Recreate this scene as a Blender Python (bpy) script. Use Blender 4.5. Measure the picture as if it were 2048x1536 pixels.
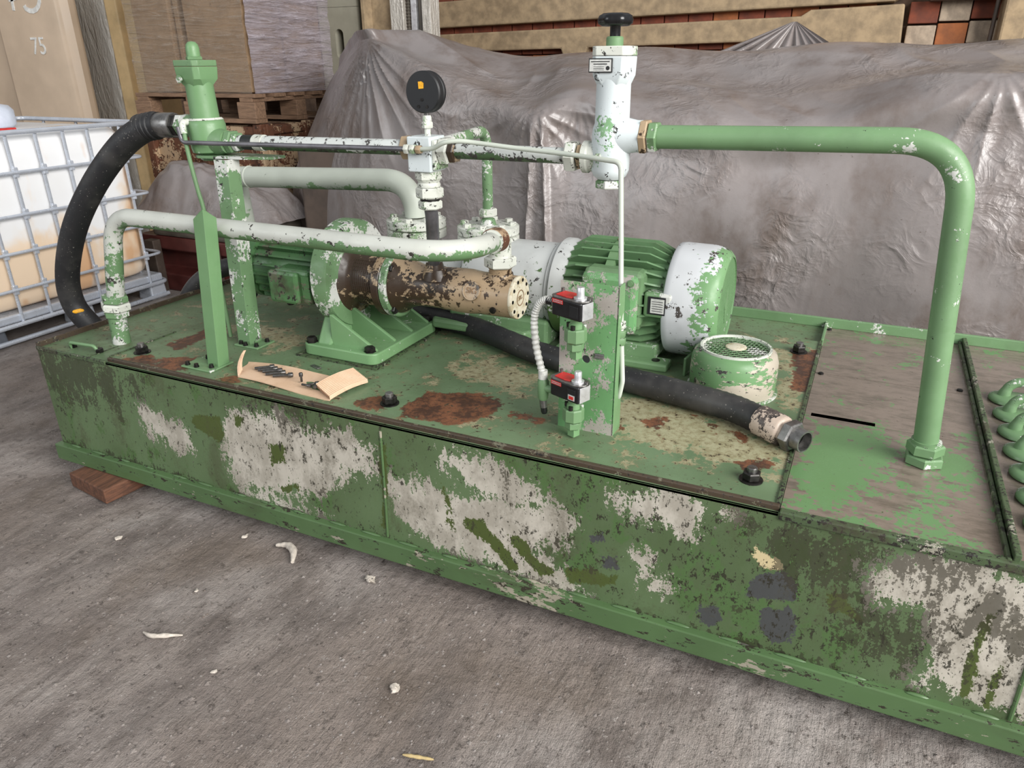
import bpy, math, random
import numpy as np
from mathutils import Vector, Matrix, noise
random.seed(7)
for o in list(bpy.data.objects): bpy.data.objects.remove(o)
scn = bpy.context.scene
COL = scn.collection
R = math.radians
# ---------------------------------------------------------------- camera (world origin = front left top corner of the tank)
cam_d = bpy.data.cameras.new('camera'); cam = bpy.data.objects.new('camera', cam_d); COL.objects.link(cam)
cam_d.sensor_fit = 'HORIZONTAL'; cam_d.sensor_width = 36.0; cam_d.lens = 36.0*1478.3/2048
cam_d.clip_start = .02; cam_d.clip_end = 100
yaw, pitch, roll = -0.44627314, 0.40997229, -0.00758138
fw = Vector((math.sin(yaw)*math.cos(pitch), math.cos(yaw)*math.cos(pitch), -math.sin(pitch)))
rt = fw.cross(Vector((0,0,1))).normalized(); up = rt.cross(fw)
r2 = rt*math.cos(roll)+up*math.sin(roll); u2 = -rt*math.sin(roll)+up*math.cos(roll)
cam.matrix_world = Matrix(((r2.x,u2.x,-fw.x,2.4256722),(r2.y,u2.y,-fw.y,-1.40504098),(r2.z,u2.z,-fw.z,.86),(0,0,0,1)))
scn.camera = cam
# ---------------------------------------------------------------- world, windows of the hall, exposure
w = bpy.data.worlds.new('hall_daylight'); scn.world = w; w.use_nodes = True
bg = w.node_tree.nodes['Background']; bg.inputs[0].default_value = (.93,.96,1,1); bg.inputs[1].default_value = .48
def area(name, loc, target, sx, sy, power, col):
    d = bpy.data.lights.new(name, 'AREA'); d.shape = 'RECTANGLE'; d.size = sx; d.size_y = sy; d.energy = power; d.color = col
    o = bpy.data.objects.new(name, d); COL.objects.link(o); o.location = loc
    o.rotation_euler = (Vector(target)-Vector(loc)).to_track_quat('-Z','Y').to_euler()
area('hall_window_right_offscreen', (7.6,-2.4,3.4), (.6,.4,.0), 6, 3.6, 1150, (1,.985,.96))
area('hall_door_behind_camera_offscreen', (-3.0,-6.5,3.6), (1.2,.5,.1), 5, 3.2, 230, (.93,.97,1))
scn.view_settings.view_transform = 'Standard'; scn.view_settings.look = 'None'
scn.view_settings.exposure = -0.10; scn.view_settings.gamma = 1.0; scn.view_settings.use_curve_mapping = False
# ---------------------------------------------------------------- node helper
class NT:
    def __init__(s, name):
        s.m = bpy.data.materials.new(name); s.m.use_nodes = True; s.t = s.m.node_tree
        s.b = s.t.nodes['Principled BSDF']
    def n(s, typ, **kw):
        nd = s.t.nodes.new(typ)
        for k, v in kw.items(): setattr(nd, k, v)
        return nd
    def put(s, sock, val):
        if hasattr(val, 'is_linked') or isinstance(val, bpy.types.NodeSocket): s.t.links.new(val, sock)
        else:
            if isinstance(val, (tuple, list)) and len(val) == 3 and sock.type == 'RGBA': val = (*val, 1)
            sock.default_value = val
    def coord(s, scale=None):
        c = s.n('ShaderNodeTexCoord').outputs['Object']
        if scale is None: return c
        mp = s.n('ShaderNodeMapping'); s.put(mp.inputs[0], c); mp.inputs['Scale'].default_value = scale
        return mp.outputs[0]
    def noise(s, scale, detail=3, rough=.6, vec=None, dist=0.):
        nd = s.n('ShaderNodeTexNoise'); s.put(nd.inputs['Vector'], vec if vec is not None else s.coord())
        nd.inputs['Scale'].default_value = scale; nd.inputs['Detail'].default_value = detail
        nd.inputs['Roughness'].default_value = rough; nd.inputs['Distortion'].default_value = dist
        return nd.outputs[0]
    def math(s, op, a, b=0., c=0.):
        nd = s.n('ShaderNodeMath', operation=op); s.put(nd.inputs[0], a); s.put(nd.inputs[1], b); s.put(nd.inputs[2], c)
        return nd.outputs[0]
    def step(s, x, lo, hi, a=0., b=1.):
        nd = s.n('ShaderNodeMapRange', interpolation_type='SMOOTHSTEP'); s.put(nd.inputs[0], x)
        nd.inputs[1].default_value = lo; nd.inputs[2].default_value = hi; nd.inputs[3].default_value = a; nd.inputs[4].default_value = b
        return nd.outputs[0]
    def mix(s, f, a, b):
        nd = s.n('ShaderNodeMix', data_type='RGBA'); s.put(nd.inputs[0], f); s.put(nd.inputs[6], a); s.put(nd.inputs[7], b)
        return nd.outputs[2]
    def mul(s, col, v):
        nd = s.n('ShaderNodeMix', data_type='RGBA', blend_type='MULTIPLY'); nd.inputs[0].default_value = 1
        s.put(nd.inputs[6], col); s.put(nd.inputs[7], v); return nd.outputs[2]
    def attr(s, name): return s.n('ShaderNodeAttribute', attribute_name=name).outputs['Fac']
    def bump(s, h, strength=.4, dist=.002):
        nd = s.n('ShaderNodeBump'); nd.inputs['Strength'].default_value = strength; nd.inputs['Distance'].default_value = dist
        s.put(nd.inputs['Height'], h); s.put(s.b.inputs['Normal'], nd.outputs[0])
    def out(s, col=None, rough=None, metal=None, spec=None):
        if col is not None: s.put(s.b.inputs['Base Color'], col)
        if rough is not None: s.put(s.b.inputs['Roughness'], rough)
        if metal is not None: s.put(s.b.inputs['Metallic'], metal)
        if spec is not None: s.put(s.b.inputs['Specular IOR Level'], spec)
        return s.m
def srgb(r, g, b):
    f = lambda c: (c/255/12.92 if c <= 10 else ((c/255+.055)/1.055)**2.4)
    return (f(r), f(g), f(b))
GREEN = srgb(106,138,98); GREEN_D = srgb(88,116,78); OLIVE = srgb(70,82,38); PRIMER = srgb(205,206,200); WHITE = srgb(222,226,222)
GRIME = srgb(34,30,26); RUST = srgb(140,80,48); RUST_D = srgb(84,48,34); TAN = srgb(196,172,140); STEEL = srgb(150,150,150)
def paint(name, base=GREEN, alt=PRIMER, under=GRIME, amt=.4, chips=.25, scale=7, top=0., rough=.42, streak=(1,1,1), grime=.3, tone=.16, grad=None):
    """old paint: base coat, second coat showing in ragged patches, dark chips along the breaks"""
    t = NT(name); c = t.coord(streak)
    n1 = t.noise(scale, 4, .6, c); n2 = t.noise(scale*11, 3, .7, c); n3 = t.noise(scale*4.2, 5, .75, c)
    x = t.math('ADD', t.math('MULTIPLY', n1, .68), t.math('MULTIPLY', n2, .32))
    if top:
        nz = t.n('ShaderNodeSeparateXYZ'); t.put(nz.inputs[0], t.n('ShaderNodeNewGeometry').outputs['Normal'])
        x = t.math('ADD', x, t.math('MULTIPLY', nz.outputs[2], top))
    if grad:
        dn = t.n('ShaderNodeVectorMath', operation='DOT_PRODUCT'); t.put(dn.inputs[0], t.coord()); dn.inputs[1].default_value = grad[:3]
        x = t.math('ADD', x, t.math('ADD', dn.outputs['Value'], grad[3]))
    th = .5+(.5-amt)*.32
    m = t.step(x, th-.012, th+.012)
    tone_n = t.step(t.noise(3.1, 3, .6), .3, .7, 1-tone, 1+tone*.45)
    col = t.mix(m, base, alt)
    e = t.math('SUBTRACT', 1., t.step(t.math('ABSOLUTE', t.math('SUBTRACT', x, th)), .004, .03))
    ch = t.math('ADD', t.math('MULTIPLY', e, .06), n3)
    mc = t.step(ch, .70-chips*.22, .72-chips*.22)
    col = t.mix(mc, col, under)
    gm = t.math('MULTIPLY', t.step(t.noise(scale*.8, 4, .65, c), .52, .72), grime)
    col = t.mix(gm, col, srgb(62,56,44))
    v = t.n('ShaderNodeCombineColor'); 
    for i in range(3): t.put(v.inputs[i], tone_n)
    col = t.mul(col, v.outputs[0])
    t.bump(t.math('SUBTRACT', t.math('ADD', t.math('MULTIPLY', m, .5), t.math('MULTIPLY', n2, .3)), mc), .35, .0012)
    return t.out(col, t.step(n3, .3, .75, rough-.1, rough+.22))
def plain(name, col, rough=.5, metal=0., var=.15, scale=20, bump=0., spec=None):
    t = NT(name); n = t.noise(scale, 4, .65)
    c2 = tuple(max(0, k*(1-var*1.6)) for k in col); c3 = tuple(min(1, k*(1+var*.6)) for k in col)
    cc = t.mix(t.step(n, .3, .7), c2, c3)
    if bump: t.bump(n, bump, .002)
    return t.out(cc, t.step(n, .3, .7, rough-.08, rough+.1), metal, spec)
M = {}
M['green'] = paint('green_paint', amt=.16, chips=.12, scale=9, grime=.12)
M['green_plain'] = paint('fresh_green_paint', base=srgb(108,144,100), amt=.06, chips=.06, scale=8, grime=.1)
M['green_worn'] = paint('worn_green_paint', amt=.42, chips=.35, scale=10, grime=.25)
M['green_dark'] = paint('oily_green_paint', base=srgb(74,112,70), alt=srgb(96,100,80), amt=.3, chips=.4, scale=9, grime=.8, rough=.34)
M['fin_green'] = paint('motor_fin_green', base=srgb(100,134,94), alt=srgb(120,140,112), amt=.12, chips=.22, scale=9, grime=.55)
M['white_green'] = paint('white_over_green_paint', base=srgb(96,128,88), alt=srgb(186,188,180), under=srgb(50,46,42), amt=.60, chips=.34, scale=6, top=.16, grime=.12)
M['white'] = paint('white_valve_paint', base=srgb(120,160,116), alt=srgb(204,212,213), amt=.82, chips=.36, scale=9, grime=.14)
M['white_worn'] = paint('chipped_white_fitting_paint', base=srgb(140,164,128), alt=srgb(208,210,200), amt=.72, chips=.5, scale=16, grime=.2)
M['grey_pipe'] = paint('grey_green_pipe_paint', base=srgb(120,150,110), alt=srgb(188,194,182), amt=.86, chips=.06, scale=4, top=.12, grime=.06)
M['line_pipe'] = paint('flaking_line_pipe_paint', base=srgb(70,96,62), alt=srgb(200,204,200), under=srgb(58,54,52), amt=.66, chips=.66, scale=11, top=.2, grime=.15)
M['tan'] = paint('oil_stained_tan_paint', base=srgb(58,44,32), alt=srgb(164,142,114), under=srgb(34,27,21), amt=.56, chips=.40, scale=4.2, grime=.5, rough=.34)
M['cream'] = paint('cream_cap_paint', base=srgb(190,176,146), alt=srgb(216,208,186), amt=.6, chips=.16, scale=30, grime=.15)
M['cowl'] = paint('two_tone_cowl_paint', base=srgb(108,146,100), alt=srgb(196,198,200), under=srgb(66,60,56), amt=.44, chips=.42, scale=5, grime=.14, grad=(-1.5,0,.75,.23))
M['drum'] = paint('peeling_drum_paint', base=srgb(108,146,100), alt=srgb(186,176,160), under=srgb(60,58,56), amt=.5, chips=.36, scale=5, streak=(1,1,2.2), grime=.12)
M['housing'] = paint('grey_over_green_housing_paint', base=srgb(72,98,52), alt=srgb(190,192,190), amt=.6, chips=.28, scale=4.6, top=.14, grime=.2)
M['plate_speck'] = paint('speckled_bracket_paint', base=srgb(104,152,100), alt=srgb(166,160,152), amt=.40, chips=.3, scale=17, streak=(1.2,1.2,1), grime=.12)
M['black'] = plain('black_enamel', srgb(20,20,22), .3, 0, .2)
M['black_matt'] = plain('black_gauge_paint', srgb(22,23,25), .5, 0, .15)
M['nut'] = plain('dark_oily_nut', srgb(48,46,44), .36, .6, .35, 60)
M['steel'] = plain('bare_steel', srgb(140,138,136), .32, .85, .25, 30)
M['pipe_steel'] = plain('bare_grey_pipe', srgb(112,110,114), .38, .5, .25, 14)
M['zinc'] = plain('galvanised_zinc', srgb(206,212,222), .26, .4, .05, 12)
M['screw'] = plain('blued_steel_screw', srgb(92,90,88), .3, .7, .2, 80)
M['ferrule'] = paint('worn_ferrule_paint', base=srgb(70,62,58), alt=srgb(172,156,142), under=srgb(40,36,34), amt=.5, chips=.5, scale=14, grime=.2)
M['alu'] = plain('bright_aluminium', srgb(214,214,216), .34, .6, .1, 40)
M['red'] = plain('red_label', srgb(196,44,40), .45, 0, .12, 60)
M['conduit'] = plain('pale_grey_conduit', srgb(196,196,190), .5, .1, .2, 50)
M['yellow'] = plain('yellow_paint_mark', srgb(236,170,30), .55, 0, .15, 200)
M['sticker'] = plain('silver_type_plate', srgb(205,205,200), .4, .2, .1, 100)
M['ink'] = plain('black_ink', srgb(30,30,30), .6)
M['whitepaint'] = plain('white_lettering_paint', srgb(236,234,228), .6)
# rubber hoses
def rubber():
    t = NT('black_rubber_hose'); n = t.noise(70, 3, .6); n2 = t.noise(6, 4, .6)
    col = t.mix(t.step(n2, .45, .75), srgb(30,30,32), srgb(66,64,62)); col = t.mix(t.step(t.noise(160,2,.5), .68,.74), col, srgb(120,116,110))
    t.bump(n, .3, .001); return t.out(col, .52)
M['rubber'] = rubber()
def floor_mat():
    t = NT('oily_concrete_floor'); big = t.noise(.9, 4, .6); mid = t.noise(5, 5, .65, t.coord((1,.6,1))); fine = t.noise(60, 5, .8); cr = t.noise(24, 6, .85); fl_ = t.noise(130, 3, .7)
    col = t.mix(t.step(big, .35, .65), srgb(168,160,155), srgb(140,128,120))
    col = t.mix(t.step(mid, .42, .68), col, srgb(116,106,100))
    col = t.mix(t.step(cr, .55, .66), col, srgb(88,79,73)); col = t.mix(t.step(cr, .40, .32), col, srgb(168,160,154))
    col = t.mix(t.step(fine, .60, .68), col, srgb(176,168,162)); col = t.mix(t.step(fine, .41, .33), col, srgb(72,64,60)); col = t.mix(t.step(fl_, .70, .74), col, srgb(196,188,182))
    sk = t.noise(3, 5, .75, t.coord((9,1.2,1))); col = t.mix(t.math('MULTIPLY', t.step(sk, .52, .66), .5), col, srgb(96,86,79)); sn = t.noise(1.7, 4, .6); col = t.mix(t.math('MULTIPLY', t.step(sn, .55, .7), .5), col, srgb(112,98,86))
    h = t.math('ADD', t.math('MULTIPLY', fine, .6), t.math('ADD', t.math('MULTIPLY', cr, 1.), t.math('ADD', t.math('MULTIPLY', sk, .9), t.math('MULTIPLY', mid, .6))))
    t.bump(h, 1., .014); return t.out(col, t.step(mid, .3, .7, .5, .8))
M['floor'] = floor_mat()
def patched_green():
    """tank front: green coat with the patches held in the mesh attributes"""
    t = NT('flaking_tank_paint'); c = t.coord()
    st = t.noise(46, 4, .75, t.coord((1,1,.42))); fi = t.noise(170, 2, .7); med = t.noise(15, 4, .7, t.coord((1,1,.6)))
    jit = t.math('ADD', t.math('MULTIPLY', t.math('SUBTRACT', st, .5), 1.15), t.math('ADD', t.math('MULTIPLY', t.math('SUBTRACT', fi, .5), .7), t.math('MULTIPLY', t.math('SUBTRACT', med, .5), 1.5)))
    def mk(a, k=1.): return t.step(t.math('ADD', t.attr(a), t.math('MULTIPLY', jit, k)), .47, .53)
    big = t.noise(2.2, 3, .6)
    col = t.mix(t.step(big, .35, .65), srgb(90,110,76), srgb(76,93,61))
    col = t.mix(t.step(t.math('ADD', med, t.math('MULTIPLY', big, .3)), .70, .76), col, srgb(74,100,58))
    col = t.mix(mk('white'), col, t.mix(t.step(med, .4, .6), srgb(184,178,166), srgb(158,152,140)))
    col = t.mix(mk('tan', .6), col, srgb(196,180,140)); col = t.mix(mk('olive', .8), col, OLIVE); col = t.mix(mk('black', .7), col, srgb(66,68,68))
    col = t.mix(t.math('MULTIPLY', mk('grime', 1.7), .72), col, srgb(48,44,32))
    sp = t.step(t.math('ADD', t.noise(62, 4, .8, t.coord((1,1,.6))), t.math('MULTIPLY', t.math('SUBTRACT', big, .5), .25)), .60, .63)
    col = t.mix(t.math('MULTIPLY', sp, .9), col, srgb(40,38,28))
    gz = t.step(t.math('ADD', t.noise(9, 5, .7, t.coord((1,1,.45))), t.math('MULTIPLY', t.math('SUBTRACT', fi, .5), .3)), .52, .70); col = t.mix(t.math('MULTIPLY', gz, .45), col, srgb(66,62,44))
    t.bump(t.math('ADD', mk('white'), t.math('MULTIPLY', fi, .5)), .3, .001)
    return t.out(col, t.step(st, .3, .7, .36, .62))
M['tank'] = patched_green()
def deck_mat(name, oil):
    t = NT(name); fi = t.noise(60, 4, .75); med = t.noise(13, 4, .65); big = t.noise(3, 3, .6); gr = t.noise(30, 4, .8, t.coord((.35,1,1)))
    jit = t.math('ADD', t.math('MULTIPLY', t.math('SUBTRACT', fi, .5), .9), t.math('MULTIPLY', t.math('SUBTRACT', med, .5), 1.3))
    def mk(a, k=1.): return t.step(t.math('ADD', t.attr(a), t.math('MULTIPLY', jit, k)), .45, .57)
    col = t.mix(t.step(big, .35, .65), srgb(104,126,94), srgb(88,108,78))
    col = t.mix(t.step(med, .45, .72), col, srgb(96,104,76))
    if oil:
        brown = t.mix(t.step(gr, .4, .7), srgb(124,112,102), srgb(98,90,80)); col = t.mix(mk('green', 2.1), brown, srgb(96,130,86))
        col = t.mix(t.step(fi, .66, .7), col, srgb(70,60,52))
        t.bump(fi, .12, .001); return t.out(col, t.math('MULTIPLY', t.step(med, .35, .65, .13, .34), t.math('SUBTRACT', 1., t.math('MULTIPLY', mk('sheen', 1.3), .7))))
    col = t.mix(t.math('MULTIPLY', mk('sand', 1.4), .8), col, t.mix(t.step(fi, .4, .6), srgb(164,158,128), srgb(140,128,98)))
    col = t.mix(mk('rust', .8), col, t.mix(t.step(t.math('ADD', t.math('MULTIPLY', fi, .5), t.math('MULTIPLY', med, .5)), .44, .60), srgb(68,46,35), srgb(122,78,52)))
    col = t.mix(t.step(t.math('ADD', fi, t.math('MULTIPLY', med, .25)), .73, .77), col, srgb(64,54,40))
    t.bump(fi, .3, .0015); return t.out(col, t.step(med, .3, .7, .34, .6))
M['deck'] = deck_mat('rusty_deck_paint', False); M['oildeck'] = deck_mat('oily_deck_paint', True)
M['flange'] = paint('chipped_flange_paint', base=srgb(78,104,66), alt=srgb(152,146,130), under=srgb(44,42,30), amt=.27, chips=.5, scale=6, streak=(.6,1,1.4), grime=.4)
M['rim'] = paint('grimy_rim_paint', base=srgb(72,88,60), alt=srgb(150,146,132), amt=.2, chips=.75, scale=16, grime=.7)
M['plate_edge'] = paint('rusty_plate_edge', base=srgb(70,58,46), alt=srgb(112,108,90), amt=.25, chips=.5, scale=20, grime=.4)
def ridged(t, scale, vec=None, detail=3, dist=0.):
    nd = t.n('ShaderNodeTexNoise', noise_type='RIDGED_MULTIFRACTAL'); t.put(nd.inputs['Vector'], vec if vec is not None else t.coord()); nd.inputs['Scale'].default_value = scale; nd.inputs['Detail'].default_value = detail; nd.inputs['Distortion'].default_value = dist; nd.inputs['Offset'].default_value = 1.; nd.inputs['Gain'].default_value = 1.6; return nd.outputs[0]
def tarp_mat():
    t = NT('dusty_plastic_tarpaulin'); n = t.noise(1.6, 3, .55); sp = t.noise(60, 4, .7); du = t.noise(5, 5, .65, t.coord((1,1,.7)))
    col = t.mix(t.step(n, .35, .65), srgb(140,132,130), srgb(122,115,113)); col = t.mix(t.step(du, .45, .75), col, srgb(106,94,88))
    col = t.mix(t.step(sp, .66, .72), col, srgb(94,84,78)); rd = ridged(t, 5, t.coord((1,1,1.2)), 4, 1.5); msk = t.step(t.noise(2.3, 2, .5), .40, .62)
    fold = t.noise(4, 2, .5, t.coord((1.6,1.6,.5)), .6)
    t.bump(t.math('ADD', t.math('MULTIPLY', t.math('MULTIPLY', t.math('ADD', rd, t.math('MULTIPLY', ridged(t, 14, None, 3, 1.2), .5)), msk), .16), t.math('ADD', t.math('MULTIPLY', fold, .25), t.math('MULTIPLY', sp, .025))), .8, .03)
    t.b.inputs['Coat Weight'].default_value = .45; t.b.inputs['Coat Roughness'].default_value = .2
    return t.out(col, t.step(n, .3, .7, .34, .46))
M['tarp'] = tarp_mat()
M['clear'] = None
def film(name, tint, op, sc, solid=False):
    t = NT(name); n = t.noise(10, 5, .7, t.coord(sc), .6); f = t.noise(34, 4, .7, t.coord(sc)); rd = ridged(t, 7, t.coord(sc), 3, .8); st_ = t.step(rd, 1.25, 1.75)
    t.bump(t.math('ADD', t.math('MULTIPLY', n, .6), t.math('ADD', t.math('MULTIPLY', rd, .18), t.math('MULTIPLY', f, .3))), 1., .03)
    tr = t.n('ShaderNodeBsdfTransparent'); mx = t.n('ShaderNodeMixShader')
    t.put(mx.inputs[0], t.math('ADD', t.step(n, .3, .75, op*.6, min(1, op*1.3)), t.math('MULTIPLY', st_, .35))); t.t.links.new(tr.outputs[0], mx.inputs[1]); t.t.links.new(t.b.outputs[0], mx.inputs[2])
    if not solid: t.t.links.new(mx.outputs[0], t.t.nodes['Material Output'].inputs[0])
    return t.out(tint, .14, 0, .8)
M['film'] = film('brown_stretch_film', srgb(168,152,136), .42, (.5,.5,5)); M['film_lilac'] = film('lilac_stretch_film', srgb(186,176,184), .7, (.5,.5,5)); M['film_grey'] = film('grey_sheet_film', srgb(150,140,138), .9, (1,1,1))
def wood(name, a, b, sc=(3,30,30), bump=.3):
    t = NT(name); n = t.noise(3, 5, .7, t.coord(sc), .4); f = t.noise(30, 4, .7)
    col = t.mix(t.step(n, .3, .7), a, b); col = t.mix(t.step(f, .6, .75), col, tuple(k*.5 for k in a)); t.bump(n, bump, .004); return t.out(col, .75)
M['wood'] = wood('weathered_pallet_wood', srgb(142,112,88), srgb(104,80,62)); M['block'] = wood('red_brown_timber', srgb(112,74,54), srgb(70,46,34), (20,3,20)); M['card'] = wood('brown_cardboard', srgb(216,184,156), srgb(204,170,140), (4,4,4), .05); M['carton'] = wood('carton_board', srgb(170,140,108), srgb(150,122,92), (3,3,3), .05)
M['rusty'] = paint('rusty_white_bin', base=srgb(96,58,38), alt=srgb(176,150,120), under=srgb(52,34,26), amt=.42, chips=.5, scale=7, grime=.5, rough=.7)
M['concrete'] = plain('beige_concrete', srgb(168,146,116), .85, 0, .2, 12, .8); M['brickred'] = plain('red_hollow_brick', srgb(132,70,50), .8, 0, .25, 9, .4); M['brickorange'] = plain('orange_hollow_brick', srgb(168,102,62), .8, 0, .2, 9, .4); M['brickpale'] = plain('mortared_pale_brick', srgb(178,160,140), .85, 0, .2, 16, .5); M['mortar'] = plain('brown_mortar_wall', srgb(122,100,84), .9, 0, .3, 7, .4)
M['beige'] = plain('beige_machine_enamel', srgb(206,184,160), .42, 0, .07, 2.2); M['ochre'] = plain('ochre_column_paint', srgb(212,182,134), .6, 0, .16, 4, .2); M['greygreen'] = plain('grey_green_machine_enamel', srgb(164,160,144), .5, 0, .1, 3); M['greybrown'] = plain('grey_brown_machine_paint', srgb(98,91,82), .6, 0, .25, 5); M['maroon'] = plain('maroon_machine_paint', srgb(92,46,42), .45, 0, .25, 5)
M['wrapgrey'] = film('grey_wrapped_panel', srgb(192,186,176), .95, (2,2,.5), True); M['machine_brown'] = plain('brown_machine_paint', srgb(84,71,62), .6, 0, .3, 4)
def ibc_mat():
    t = NT('stained_white_polyethylene'); n = t.noise(2.6, 4, .55, t.coord((1,1,.55)), .5); sep = t.n('ShaderNodeSeparateXYZ'); t.put(sep.inputs[0], t.coord())
    x = t.math('ADD', n, t.math('ADD', t.math('MULTIPLY', sep.outputs[2], -.30), t.math('MULTIPLY', sep.outputs[1], .12))); col = t.mix(t.step(x, .28, .42), srgb(240,240,240), srgb(238,214,186)); col = t.mix(t.step(t.math('ADD', t.noise(4.5,3,.5,t.coord((1,1,.6))), t.math('ADD', t.math('MULTIPLY', sep.outputs[2], -.22), t.math('MULTIPLY', sep.outputs[1], .14))), .46,.58), col, srgb(222,180,140))
    t.b.inputs['Subsurface Weight'].default_value = .0; return t.out(col, .42)
M['ibc'] = ibc_mat()
M['debris'] = plain('pale_debris', srgb(196,186,174), .8, 0, .2, 60, .5); M['straw'] = plain('dry_straw', srgb(190,168,120), .8); M['pump_emblem'] = plain('brown_cast_emblem', srgb(140,112,84), .5, 0, .3, 60); M['bluewhite'] = plain('blue_white_plastic', srgb(214,222,236), .4, 0, .05); M['darkplastic'] = plain('dark_grey_plastic', srgb(92,96,104), .5, 0, .15, 12)
# ---------------------------------------------------------------- mesh builder
def frame(a):
    a = Vector(a).normalized(); h = Vector((0,0,1)) if abs(a.z) < .9 else Vector((1,0,0))
    u = h.cross(a).normalized(); return u, a.cross(u), a
class MB:
    def __init__(s): s.v = []; s.f = []
    def add(s, vs, fs):
        k = len(s.v); s.v += [tuple(p) for p in vs]; s.f += [tuple(i+k for i in f) for f in fs]; return s
    def box(s, x0, x1, y0, y1, z0, z1):
        return s.add([(x,y,z) for z in (z0,z1) for y in (y0,y1) for x in (x0,x1)], [(0,2,3,1),(4,5,7,6),(0,1,5,4),(2,6,7,3),(0,4,6,2),(1,3,7,5)])
    def obox(s, c, size, rz=0., rx=0., ry=0.):
        m = Matrix.Rotation(rz,3,'Z') @ Matrix.Rotation(ry,3,'Y') @ Matrix.Rotation(rx,3,'X'); a = MB().box(*[k for d in size for k in (-d/2,d/2)])
        return s.add([m @ Vector(p)+Vector(c) for p in a.v], a.f)
    def lathe(s, prof, o, axis=(0,0,1), n=24, ph=0., cap=True):
        u, w_, a = frame(axis); o = Vector(o); vs = []; fs = []
        for r, t in prof:
            for i in range(n):
                q = 2*math.pi*(i+ph)/n; vs.append(o+a*t+(u*math.cos(q)+w_*math.sin(q))*r)
        for k in range(len(prof)-1):
            for i in range(n): j = (i+1) % n; fs.append((k*n+i, k*n+j, k*n+n+j, k*n+n+i))
        if cap:
            fs.append(tuple(range(n))[::-1]); fs.append(tuple(range((len(prof)-1)*n, len(prof)*n)))
        return s.add(vs, fs)
    def cyl(s, a, b, r, n=20, ch=0.):
        a, b = Vector(a), Vector(b); L = (b-a).length
        pr = [(r,0),(r,L)] if not ch else [(r-ch,0),(r,ch),(r,L-ch),(r-ch,L)]
        return s.lathe(pr, a, b-a, n)
    def hexa(s, o, axis, r, h, n=6, ph=0.): return s.lathe([(r*.9,0),(r,h*.14),(r,h*.86),(r*.9,h)], o, axis, n, ph)
    def tube(s, path, r, n=14, cap=True):
        P = [Vector(p) for p in path]; vs = []; fs = []; u = None
        for i, p in enumerate(P):
            t = (P[min(i+1,len(P)-1)]-P[max(i-1,0)]).normalized()
            if u is None: u = frame(t)[0]
            u = (u-t*u.dot(t)).normalized(); w_ = t.cross(u); rr = r[i] if isinstance(r, (list, tuple)) else r
            for k in range(n): q = 2*math.pi*k/n; vs.append(p+(u*math.cos(q)+w_*math.sin(q))*rr)
        for i in range(len(P)-1):
            for k in range(n): j = (k+1) % n; fs.append((i*n+k, i*n+j, i*n+n+j, i*n+n+k))
        if cap: fs.append(tuple(range(n))[::-1]); fs.append(tuple(range((len(P)-1)*n, len(P)*n)))
        return s.add(vs, fs)
    def prism(s, poly, o, u, w_, h):
        o, u, w_ = Vector(o), Vector(u), Vector(w_); nn = u.cross(w_).normalized(); k = len(poly)
        vs = [o+u*a+w_*b for a, b in poly]; vs += [p+nn*h for p in vs]
        fs = [tuple(range(k))[::-1], tuple(range(k,2*k))]+[(i,(i+1)%k,k+(i+1)%k,k+i) for i in range(k)]
        return s.add(vs, fs)
    def ell(s, c, rx, ry, rz, n=16, m=8, rotz=0.):
        vs = []; fs = []; ca, sa = math.cos(rotz), math.sin(rotz)
        for i in range(m+1):
            th = math.pi*i/m
            for k in range(n):
                q = 2*math.pi*k/n; x = rx*math.sin(th)*math.cos(q); y = ry*math.sin(th)*math.sin(q); vs.append((c[0]+x*ca-y*sa, c[1]+x*sa+y*ca, c[2]+rz*math.cos(th)))
        for i in range(m):
            for k in range(n): j = (k+1) % n; fs.append((i*n+k, i*n+n+k, i*n+n+j, i*n+j))
        return s.add(vs, fs)
def fillet(pts, r, n=8):
    P = [Vector(p) for p in pts]; out = [P[0]]
    for i in range(1, len(P)-1):
        a, b, c = P[i-1], P[i], P[i+1]; d1 = (a-b).normalized(); d2 = (c-b).normalized(); rr = r[i-1] if isinstance(r, (list,tuple)) else r
        ang = d1.angle(d2); cut = min(rr/math.tan(ang/2), (a-b).length*.49 if i > 1 else (a-b).length*.95, (c-b).length*.95)
        p, q = b+d1*cut, b+d2*cut
        for k in range(n+1):
            t = k/n; out.append((1-t)**2*p+2*t*(1-t)*b+t*t*q)
    out.append(P[-1]); return out
def spline(pts, n=10):
    P = [Vector(p) for p in pts]; P = [P[0]*2-P[1]]+P+[P[-1]*2-P[-2]]; out = []
    for i in range(1, len(P)-2):
        for k in range(n):
            t = k/n; a, b, c, d = P[i-1:i+3]; out.append(.5*((2*b)+(c-a)*t+(2*a-5*b+4*c-d)*t*t+(3*b-a-3*c+d)*t**3))
    out.append(P[-2]); return out
ORG = {}
def mesh_of(name, mb, mat_, org, smooth):
    me = bpy.data.meshes.new(name); ox, oy, oz = org
    me.from_pydata([(x-ox,y-oy,z-oz) for x, y, z in mb.v], [], mb.f); me.materials.append(mat_); me.validate()
    if smooth:
        me.shade_smooth(); me.set_sharp_from_angle(angle=R(smooth))
    return me
def obj(name, mb, mat_, parent=None, smooth=38, bevel=0., loc=None):
    org = ORG[parent.name] if parent else (loc or base_of(mb))
    o = bpy.data.objects.new(name, mesh_of(name, mb, M[mat_], org, smooth)); COL.objects.link(o)
    ORG[o.name] = org
    if parent: o.parent = parent
    else: o.location = org
    if bevel:
        b = o.modifiers.new('bevel', 'BEVEL'); b.width = bevel; b.segments = 2; b.limit_method = 'ANGLE'; b.angle_limit = R(40)
    return o
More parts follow.
